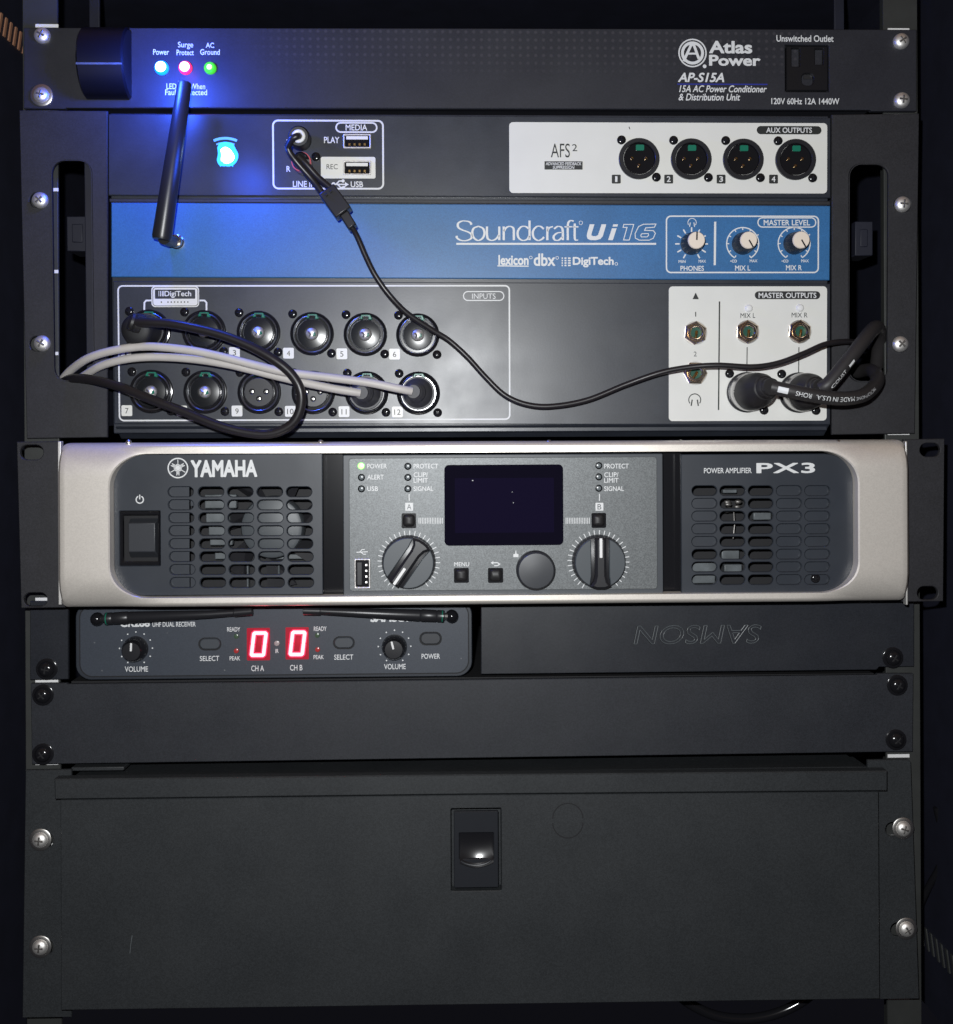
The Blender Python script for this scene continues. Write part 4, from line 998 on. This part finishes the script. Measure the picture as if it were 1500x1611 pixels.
for (q, m_, r) in (((372, 1001), 'dimgreen', 4), ((372, 1024), 'dimred', 4), ((436, 1012), 'irled', 4.4), ((499.5, 999.5), 'dimgreen', 4), ((500, 1022), 'dimred', 4)):
    x, z = wr_.L(*q, .0007); G().lathe(x, z, [(r * U, .0006), (r * .9 * U, .0013), (0, .0017)], 18).build('indicator_light', m_, wr_.e)
for (a, b_, c_, d_) in ((388.5, 988, 425, 1039), (449.5, 987, 486, 1037.5)):
    g = G(); wr_.rplate(g, a, b_, c_, d_, 1.5, .0008, .0003); dw = g.build('digit_display', 'segwin', wr_.e)
    g = G(); g2 = G(); cx, cy = (a + c_) / 2 + .5, (b_ + d_) / 2; O6 = .00098
    def P6(u, v): return (cx + u + (-v) * .12, cy + v)
    Wd, Ht = 9.5, 17.5
    for s_ in (((-Wd + 1.2, -Ht), (Wd - 1.2, -Ht)), ((-Wd + 1.2, Ht), (Wd - 1.2, Ht)), ((-Wd, -Ht + 1.2), (-Wd, -1.2)), ((-Wd, 1.2), (-Wd, Ht - 1.2)), ((Wd, -Ht + 1.2), (Wd, -1.2)), ((Wd, 1.2), (Wd, Ht - 1.2))):
        wr_.line(g, [P6(*s_[0]), P6(*s_[1])], 5.6, O6)
        for e_ in s_: g.flat(circ(*wr_.L(*P6(*e_), O6), 2.8 * U, 12), O6 + .00002)
        wr_.line(g2, [P6(*s_[0]), P6(*s_[1])], 9.4, O6 - .00006)
        for e_ in s_: g2.flat(circ(*wr_.L(*P6(*e_), O6), 4.7 * U, 12), O6 - .00005)
    g2.build('digit_glow', 'segrim', dw); g.build('lit_digit', 'seg', dw)
    x, z = wr_.L(cx, cy, .006); lamp('red_light', (x, -.007, z), .0009, (1, .03, .10), .003, wr_.e)
def wp3(px, py, out): xx, zz = wr_.L(px, py, out); return Vector((xx, -out, zz))
for (bx, by, pts, bm_) in ((153, 974, [(166, 973.5), (205, 971.5), (330, 966.5), (368, 964), (398, 961.5)], 'gloss'), (711, 969.5, [(699, 969.5), (660, 968), (540, 963), (505, 961.5), (477, 961)], 'chrome')):
    o = G().ball(wp3(bx, by, .006), 10.5 * U).build('aerial', 'gloss', wr_.e)
    P_ = [wp3(px, py, .0075) for px, py in pts]
    G().tube([wp3(bx, by, .0065), P_[0]], [5 * U, 5.5 * U], 14).build('swivel', 'chrome' if bm_ == 'chrome' else 'blacksteel', o)
    d0 = (P_[1] - P_[0])
    pp = [P_[0], P_[0] + d0 * .25, P_[0] + d0 * .3, P_[0] + d0 * .34, P_[0] + d0 * .9, P_[0] + d0 * .95, P_[1], P_[2], P_[3], P_[3] + (P_[4] - P_[3]) * .04, P_[4] * .97 + P_[3] * .03, P_[4]]
    G().tube(pp, [9 * U, 9.4 * U, 8.4 * U, 9.2 * U, 9.6 * U, 8.4 * U, 9.2 * U, 6.2 * U, 5.4 * U, 6.6 * U, 6.6 * U, 4 * U], 18).build('aerial_rod', 'plastic', o)
    G().tube([P_[0] + d0 * .05, P_[0] + d0 * .09], [9.6 * U, 9.6 * U], 18).build('colour_ring', 'green', o)

# ================================================================== RACK TRAY beside the receiver
tr = Dev('rack_tray', 'black rack tray plate with upside-down embossed lettering beside the receiver', 'rack tray', (1100, 1056))
g = G(); g.plate(tr.P([(757, 946), (1439, 940), (1439, 1049), (1384, 1049.5), (1380, 1054), (757, 1061)]), (), 0, .0022); tp = g.build('tray_front', 'tray', tr.e, .0005)
g = G(); g.plate(tr.P([(47, 946), (107, 946), (107, 1069), (47, 1070)]), (), 0, .0022); g.build('mounting_ear', 'tray', tr.e, .0005)
x0, z0, x1, z1 = tr.rect(108, 1068, 1380, 1071); G().box(x0, x1, .004, .16, z0 - .0004, z1 - .0001).build('tray_floor', 'dark', tr.e)
g = G(); ga, gb_ = [], []
vs, fs = glyphs('SAMSON', .0, .18)
ax, bx = min(v[0] for v in vs), max(v[0] for v in vs); ay, by = min(v[1] for v in vs), max(v[1] for v in vs)
x0, z0, x1, z1 = tr.rect(997, 984, 1197, 1013)
# outlines of the embossing: boundary edges of the glyph mesh as walls plus painted dark and light lines
_w = {}; wm_ = [_w.setdefault((round(v[0], 4), round(v[1], 4)), i) for i, v in enumerate(vs)]
fs = [[wm_[i] for i in f] for f in fs]
ec_ = {}
for f in fs:
    for i in range(len(f)):
        k = tuple(sorted((f[i], f[(i + 1) % len(f)]))); ec_[k] = ec_.get(k, 0) + 1
emb = lambda v: (x1 - (x1 - x0) * (v[0] - ax) / (bx - ax), z1 - (z1 - z0) * (v[1] - ay) / (by - ay))
EH_ = .0007
base = len(g.v)
for v in vs: p = emb(v); g.v.append((p[0], -EH_, p[1])); g.v.append((p[0], .0004, p[1]))
for f in fs: g.f.append([base + 2 * i for i in f])
for (a, b), cnt in ec_.items():
    if cnt == 1: g.f.append([base + 2 * a, base + 2 * b, base + 2 * b + 1, base + 2 * a + 1])
g.build('embossed_lettering', 'tray', tp)
g = G()
for (a, b), cnt in ec_.items():
    if cnt == 1:
        p, q = emb(vs[a]), emb(vs[b]); g.tube([(p[0], -.0001, p[1]), (q[0], -.0001, q[1])], .75 * U, 6)
g.build('emboss_shade', 'dark', tp)  # dark outline strips stand in for shade around the raised letters
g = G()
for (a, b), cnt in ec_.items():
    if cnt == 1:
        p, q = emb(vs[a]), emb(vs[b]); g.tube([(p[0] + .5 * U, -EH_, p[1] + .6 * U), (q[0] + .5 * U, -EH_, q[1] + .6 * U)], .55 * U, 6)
g.build('emboss_highlight', 'cap', tp)  # paler offset strips stand in for light catching the letter edges
put(black_screw, tr, 1406, 1035, 0, rot=.6); put(black_screw, tr, 73, 1053, 0, rot=.2)

# ================================================================== BLANK PANEL
bp_ = Dev('blank_panel', 'plain dark grey blank rack panel held by four black screws', 'blank panel', (745, 1192))
g = G(); g.plate(bp_.P([(48, 1075.5), (104, 1075), (106, 1076.5), (1380, 1062), (1382, 1060), (1438, 1060), (1437, 1183), (1383, 1183.5), (107, 1202), (50, 1203)]), (), 0, .0025)
g.build('panel', 'blank', bp_.e, .0005)
for q in ((67, 1094), (67, 1187), (1413, 1078.5), (1411, 1164.5)): put(black_screw, bp_, *q, 0, rot=random.uniform(0, 1.5))

# ================================================================== DRAWER
dr = Dev('storage_unit', 'large black rack drawer unit with a central latch and four steel screws', 'drawer', (741, 1590), 0.0, -1.4)
sl = [rr(*dr.rect(55, 1311, 84, 1334), 11 * U), rr(*dr.rect(55, 1479, 84, 1502), 11 * U)]
g = G(); g.plate(dr.P([(40, 1212), (112, 1211), (112, 1601), (35, 1602)]), sl, 0, .002); g.build('mounting_ear', 'drawer', dr.e, .0012)
sr = [rr(*dr.rect(1394, 1294, 1433, 1316), 11 * U), rr(*dr.rect(1402, 1452, 1440, 1474), 11 * U)]
g = G(); g.plate(dr.P([(1366, 1196), (1430, 1195), (1434, 1199), (1447, 1572), (1366, 1573)]), sr, 0, .002); g.build('mounting_ear', 'drawer', dr.e, .0012)
DO = .0085
lat = rr(*dr.rect(710, 1272, 789, 1402, DO), 2 * U)
ko = rr(*dr.rect(870, 1264, 917.5, 1318.5, DO), 23.5 * U, 10)
g = G(); g.plate(dr.P([(95, 1259), (740, 1251), (1383, 1246), (1385, 1572), (740, 1581), (96, 1590)], DO), [lat], DO, .0072, ch=.0004); df = g.build('drawer_front', 'drawer', dr.e, .0006)
g = G()
kk = ko + [ko[0]]
half = len(ko) // 2
dr_gap = 2
g.stroke(ko[:half - 0], 1.7 * U, DO + .0001); g.stroke(ko[half:], 1.7 * U, DO + .0001); g.build('knockout_groove', 'dark', df)
g = G()
for (a, b_, out, th) in ((1214, 1257.5, .0105, .0015),):
    p = dr.P([(85, 1226), (740, 1219), (1397, 1213), (1397, 1244.5), (740, 1250), (86, 1258)], .0098); g.plate(p, (), .0098, .0065, ch=.0006)
g.build('top_lip', 'drawer', dr.e, .0012, seg=3)
x0, z0, x1, z1 = dr.rect(112, 1216, 1366, 1570)
G().box(x0, x1, .0022, .30, z0, z1).build('drawer_box', 'drawer', dr.e, .0008)
for a, c in ((112, 195), (1290, 1366)):
    g = G(); dr.box(g, a, 1207, c, 1213, -.004, .02); g.build('side_bracket', 'drawer', dr.e, .0004)
# a thin scratch in the paint
g = G(); dr.line(g, [(208, 1472), (206, 1485), (204.5, 1500)], 1.0, DO + .00008); g.build('scratch', 'cap', df)
# latch
g = G(); g.plate(rr(*dr.rect(714.5, 1277, 784.5, 1397.5, DO), 1.5 * U), [rr(*dr.rect(723, 1311, 777, 1352, DO), 1 * U)], DO - .0004, .0018); la = g.build('latch', 'latchp', dr.e, .0005)
g = G(); lx0, lz0, lx1, lz1 = dr.rect(723.5, 1309, 776.5, 1352, DO - .002); n = 16; b = len(g.v)
for i in range(n + 1):
    t = i / n; xx = lx0 + (lx1 - lx0) * t; cur = math.cos((t - .5) * math.pi) * .0024
    g.v += [(xx, -DO + .0026, lz1), (xx, -DO + .0022, lz0 + .003 - cur), (xx, -DO + .0002, lz0 + .0008 - cur), (xx, -DO - .0003, lz0 - .0012 - cur), (xx, -DO + .0012, lz0 - .0022 - cur), (xx, -DO + .003, lz0 - .0036 - cur)]
for i in range(n):
    for j in range(5): q = b + i * 6 + j; g.f.append([q, q + 6, q + 7, q + 1])
g.build('latch_paddle', 'gloss', la, ang=50)
g = G(); dr.box(g, 722, 1309, 778, 1375, DO - .0035, .0005); g.build('latch_well', 'gloss', la)
g = G(); cpt = dr.L(749, 1343, DO); g.tube([(cpt[0] + math.sin(a / 10) * .019 * .5, -DO + .0002, cpt[1] - .0062 * math.cos(a / 10 * .9) + .0) for a in range(-10, 11)], .0006, 8); g.build('latch_ridge', 'latchp', la)
for q in ((63, 1322), (63, 1490.5), (1422, 1304), (1427, 1462)): put(wash_screw, dr, *q, -.0004, rot=random.uniform(0, 1.5))

# ================================================================== CABLES
def cable(name, label, cat, pts, r, m, group=None, sub=10, dev=mx):
    P_ = [dev.W(*p) for p in pts]; C = cr(P_, sub); g = G().tube(C, r, 16)
    o = g.build(name, m, origin=tuple(C[0])); o['label'] = label; o['category'] = cat
    if group: o['group'] = group
    return o, C
def child(g, name, m, par, **k):
    o = g.build(name, m, **k); o.parent = par; o.matrix_parent_inverse = Matrix.Translation(-par.location); return o
def ring_tube(a, b, prof, n=28):
    d = b - a; return G().tube([a + d * t for t, r in prof], [r for t, r in prof], n)
# white microphone cables
grp = 'white cables plugged into the input panel'
cA = [(96, 600, -.012), (112, 582, -.002), (140, 563, .010), (180, 551, .016), (230, 545, .019), (292, 550, .021), (340, 559, .022), (400, 574, .023), (450, 585.5, .024), (520, 594, .025), (580, 602, .025), (625, 611, .024), (648, 615.5, .022)]
cB = [(118, 602, -.012), (134, 590, -.002), (160, 575, .008), (195, 565.5, .013), (240, 561.5, .015), (300, 564.5, .017), (360, 573.5, .019), (420, 588, .020), (470, 600, .021), (520, 610.5, .022), (550, 615.5, .022), (567, 618, .021)]
for nm, pts, (jx, jy), lab in (('microphone_cable', cA, (658.5, 618.5), 'upper white cable arching from the left handle to the last lower input'), ('microphone_cable', cB, (577, 618), 'lower white cable arching under the other to the second last lower input')):
    o, C = cable(nm, lab, 'audio cable', pts, 6.3 * U, 'white_cable', grp)
    e_ = mx.W(*pts[-1]); a = mx.W(jx, jy, .003); x, z = mx.L(jx, jy, 0)
    base = mx.o + mx.R3 @ Vector((x, -.002, z)); tip = mx.o + mx.R3 @ Vector((x, -.019, z)); tip = tip * .3 + e_ * .7
    g = ring_tube(base, tip, [(0, 23.5 * U), (.12, 23.5 * U), (.2, 22.5 * U), (.35, 21 * U), (.5, 17 * U), (.55, 15.5 * U), (.58, 16.2 * U), (.7, 15 * U), (.73, 13.5 * U), (.76, 14.2 * U), (.88, 12.5 * U), (.91, 10.8 * U), (1, 10 * U)])
    pl = child(g, 'plug', 'boot', o)
    child(ring_tube(mx.o + mx.R3 @ Vector((x, -.0018, z)), mx.o + mx.R3 @ Vector((x, -.0045, z)), [(0, 26 * U), (1, 26 * U)], 36), 'plug_shell', 'boot', o)
# looped black cable with right-angled plug
lp = [(207, 507, .023), (235, 507.5, .025), (265, 509, .026), (300, 515, .027), (345, 526, .028), (390, 543, .029), (430, 565, .030), (458, 588, .030), (473, 615, .030), (472, 645, .029), (457, 669, .028), (425, 682.5, .027), (385, 680, .026), (340, 668, .025), (290, 648, .023), (240, 629, .021), (190, 609, .017), (150, 598, .010), (120, 595, .002), (100, 598, -.010)]
o, C = cable('microphone_cable', 'black cable looping from the first input back into the left handle opening', 'audio cable', lp, 7.2 * U, 'black_cable')
x, z = mx.L(234, 521, 0); b0 = mx.o + mx.R3 @ Vector((x, -.002, z)); b1 = mx.o + mx.R3 @ Vector((x - .0006, -.0215, z - .001))
child(ring_tube(b0, b1, [(0, 25 * U), (.5, 25 * U), (.8, 24.5 * U), (.9, 23 * U), (.96, 19 * U), (.99, 12 * U), (1, 5 * U)], 36), 'plug', 'plugrub', o)
child(ring_tube(mx.W(222, 512, .020), mx.W(203, 505, .0225), [(0, 13 * U), (.5, 14 * U), (.6, 12.5 * U), (.7, 14 * U), (.9, 13.5 * U), (1, 11 * U)], 24), 'plug_boot', 'rubber', o)
child(ring_tube(mx.o + mx.R3 @ Vector((x, -.0018, z)), mx.o + mx.R3 @ Vector((x, -.005, z)), [(0, 27 * U), (1, 27 * U)], 36), 'plug_shell', 'blacksteel', o)
# Y cable with the two RCA plugs
yc = [(554, 357, .020), (563, 374, .021), (575, 402, .021), (590, 432, .021), (612, 463, .020), (640, 492, .017), (680, 519, .013), (706, 535, .011), (735, 561, .010), (765, 594, .009), (795, 622, .009), (830, 636.5, .009), (870, 639, .009), (925, 629, .009), (985, 605, .010), (1040, 586, .0125), (1085, 577.5, .014), (1130, 574.5, .016), (1185, 577, .017), (1225, 571, .017), (1265, 556, .017), (1300, 541, .015), (1335, 537, .008), (1352, 541, -.006), (1362, 550, -.02)]
o, C = cable('splitter_cable', 'thin black cable drooping across the mixer front from a splitter block', 'audio cable', yc, 4.3 * U, 'black_cable')
B0, B1_ = mx.W(515, 300, .019), mx.W(542, 337, .020)
ax_ = (B1_ - B0).normalized(); nrm = Vector((0, -1, 0)); sd = ax_.cross(nrm).normalized(); nrm = sd.cross(ax_)
def slab(g, p, q, w0, w1, t):
    b = len(g.v)
    for c_, w_ in ((p, w0), (q, w1)):
        for s1, s2 in ((-1, -1), (1, -1), (1, 1), (-1, 1)): g.v.append(tuple(c_ + sd * s1 * w_ + nrm * s2 * t))
    for f in ((0, 1, 2, 3), (7, 6, 5, 4), (0, 4, 5, 1), (1, 5, 6, 2), (2, 6, 7, 3), (3, 7, 4, 0)): g.f.append([b + i for i in f])
g = G(); slab(g, B0, B1_, 14 * U, 14 * U, .0042); bk = child(g, 'splitter_block', 'plastic', o, bevel=.0007)
g = G(); slab(g, B1_ + ax_ * .0001, mx.W(556, 359, .0205), 7.5 * U, 7 * U, .0036); child(g, 'strain_relief', 'plastic', o, bevel=.0007)
g = G(); g.tube([B0 + ax_ * .0028 - sd * .0018 + nrm * .0043, B0 + ax_ * .0028 - sd * .0004 + nrm * .0043], .0007, 8); g.tube([B0 + ax_ * .0028 + sd * .0010 + nrm * .0043, B0 + ax_ * .0028 + sd * .0026 + nrm * .0043], .0009, 8); child(g, 'polarity_mark', 'dark', bk)
for (pts) in ([(452, 228, .024), (456, 240, .023), (468, 256, .021), (490, 281, .019), (507, 303, .019)], [(470, 246, .020), (482, 258, .020), (500, 278, .019), (521, 296, .019)]):
    child(G().tube(cr([mx.W(*p) for p in pts], 8), 5.0 * U, 14), 'cable_leg', 'black_cable', o)
x, z = mx.L(474, 222, 0); q0 = mx.o + mx.R3 @ Vector((x, -.002, z)); q1 = mx.W(470, 214, .027)
pl = child(ring_tube(q0, q1, [(0, 16 * U), (.3, 16.5 * U), (.7, 16.5 * U), (.93, 15.5 * U), (1, 13.5 * U)]), 'plug', 'plugrub', o)
dd = (q1 - q0).normalized()
tor = [q1 + dd * .0004 + (Vector((1, 0, 0)) * math.cos(t) + Vector((0, 0, 1)) * math.sin(t)) * 7.5 * U for t in [math.radians(-120 + 290 * i / 24) for i in range(25)]]
child(G().tube(tor, 2.7 * U, 10), 'colour_band', 'whitep', o)
child(G().tube(cr([q1, q1 + dd * .0015 + Vector((-3 * U, 0, -1 * U)), mx.W(459, 219, .028), mx.W(453, 230, .0245)], 6), 5.2 * U, 12), 'plug_boot', 'black_cable', o)
x, z = mx.L(478, 262, 0); q0 = mx.o + mx.R3 @ Vector((x, -.002, z)); q1 = mx.W(472, 250, .020)
child(ring_tube(q0, q1, [(0, 14 * U), (.35, 14.5 * U), (.8, 13 * U), (1, 9 * U)]), 'plug', 'gloss', o)
m_ = q0 + (q1 - q0) * .45; child(ring_tube(m_, m_ + (q1 - q0) * .2, [(0, 15.2 * U), (1, 14.6 * U)]), 'colour_band', 'redp', o)
# thick output cables
grp = 'thick black cables at the master outputs'
t1 = [(1215, 609, .034), (1243, 615, .037), (1285, 623, .038), (1325, 627, .036), (1355, 623, .031), (1372, 612, .024), (1381, 598, .015), (1377, 586, .004), (1366, 582, -.008), (1350, 585, -.02)]
t2 = [(1292, 611, .026), (1305, 603, .028), (1330, 573, .027), (1352, 545, .024), (1368, 525, .018), (1378, 515, .010), (1383, 520, -.001), (1384, 540, -.010), (1380, 575, -.02)]
for pts, q, lab, pe in ((t1, (1176, 617), 'thick black cable with white printed words curling from the left master output', (1215, 608, .034)), (t2, (1258, 617.5), 'thick black cable rising diagonally from the right master output', (1292, 609, .026))):
    o, C = cable('output_cable', lab, 'audio cable', pts, (10.6 if pts is t1 else 11) * U, 'thick_cable', grp)
    x, z = mx.L(*q, 0); b0 = mx.o + mx.R3 @ Vector((x, -.002, z)); b1 = mx.W(*pe); ctr = mx.o + mx.R3 @ Vector((x, -.011, z)) 
    child(ring_tube(b0, ctr, [(0, 30 * U), (.4, 30.5 * U), (.9, 29 * U), (1, 27 * U)], 40), 'plug_shell', 'shell', o)
    s0 = ctr + (b1 - ctr) * -.12
    child(ring_tube(s0, b1, [(0, 28.5 * U), (.12, 28.5 * U), (.3, 28 * U), (.5, 25 * U), (.68, 19 * U), (.72, 18.6 * U), (.74, 16.5 * U), (.88, 15 * U), (.9, 13.5 * U), (1, 12.5 * U)], 36), 'plug_boot', 'boot' if False else 'rubber', o)
    def along(body, sa, sb, h, off, flip=True, bold=.02, patch=False):
        cum = [0]
        for i in range(1, len(C)): cum.append(cum[-1] + (C[i] - C[i - 1]).length)
        vs, fs = glyphs(body, bold, 0)
        if patch:
            vs = [(i, j) for j in range(7) for i in range(5)]; fs = [[j * 5 + i, j * 5 + i + 1, j * 5 + i + 6, j * 5 + i + 5] for j in range(6) for i in range(4)]
        xs = [v[0] for v in vs]; ys = [v[1] for v in vs]
        ax, bx, ay, by = min(xs), max(xs), min(ys), max(ys); g = G(); rad = (10.6 if pts is t1 else 11) * U + .00012
        for X, Y in vs:
            u_1 = (X - ax) / (bx - ax); v_1 = (Y - ay) / (by - ay) - .5
            if flip: u_1 = 1 - u_1; v_1 = -v_1
            s_ = (sa + (sb - sa) * u_1)
            i = 0
            while i < len(cum) - 2 and cum[i + 1] < s_: i += 1
            t = (s_ - cum[i]) / max(1e-9, cum[i + 1] - cum[i]); c = C[i].lerp(C[i + 1], t); tg = (C[min(i + 2, len(C) - 1)] - C[max(0, i - 1)]).normalized()
            vw = (cam_pos - c).normalized(); side = tg.cross(vw).normalized() * -1
            if side.z < 0: side = -side
            fr = side.cross(tg).normalized()
            if fr.dot(vw) < 0: fr = -fr
            th = (v_1 * h + off) / rad
            g.v.append(tuple(c + fr * rad * math.cos(th) + side * rad * math.sin(th)))
        g.f += [list(f) for f in fs]; return g
    if pts is t1:
        child(along('MADE IN U.S.A.  ROHS', .0115, .0415, 7 * U, -1.5 * U, bold=0), 'lettering', 'print', o)
        child(along('MICROPHONE', .0425, .058, 5 * U, -2.5 * U, bold=0), 'lettering', 'grey_print', o)
        g = along('I', .0035, .0080, 9 * U, -1 * U, bold=.0, patch=True); child(g, 'printed_block', 'print', o)
    else:
        child(along('COUST', .004, .0145, 5 * U, -8 * U, False, bold=0), 'lettering', 'print', o)
        child(along('I', .0172, .0215, 4 * U, -8 * U, bold=0, patch=True), 'printed_block', 'print', o)
# glossy cables hanging deep in the cabinet
cable('hanging_cable', 'glossy black cable loop showing below the drawer at bottom right', 'cable', [(1060, 1560, -.02), (1090, 1582, -.02), (1130, 1599, -.02), (1180, 1603, -.02), (1230, 1592, -.02), (1275, 1566, -.02), (1300, 1530, -.025)], 8 * U, 'gloss', dev=rk)
cable('hanging_cable', 'glossy black cable hanging by the right cabinet wall beside the drawer', 'cable', [(1474, 1270, -.05), (1484, 1320, -.05), (1480, 1360, -.05), (1462, 1395, -.055), (1440, 1440, -.06)], 6 * U, 'gloss', dev=rk)
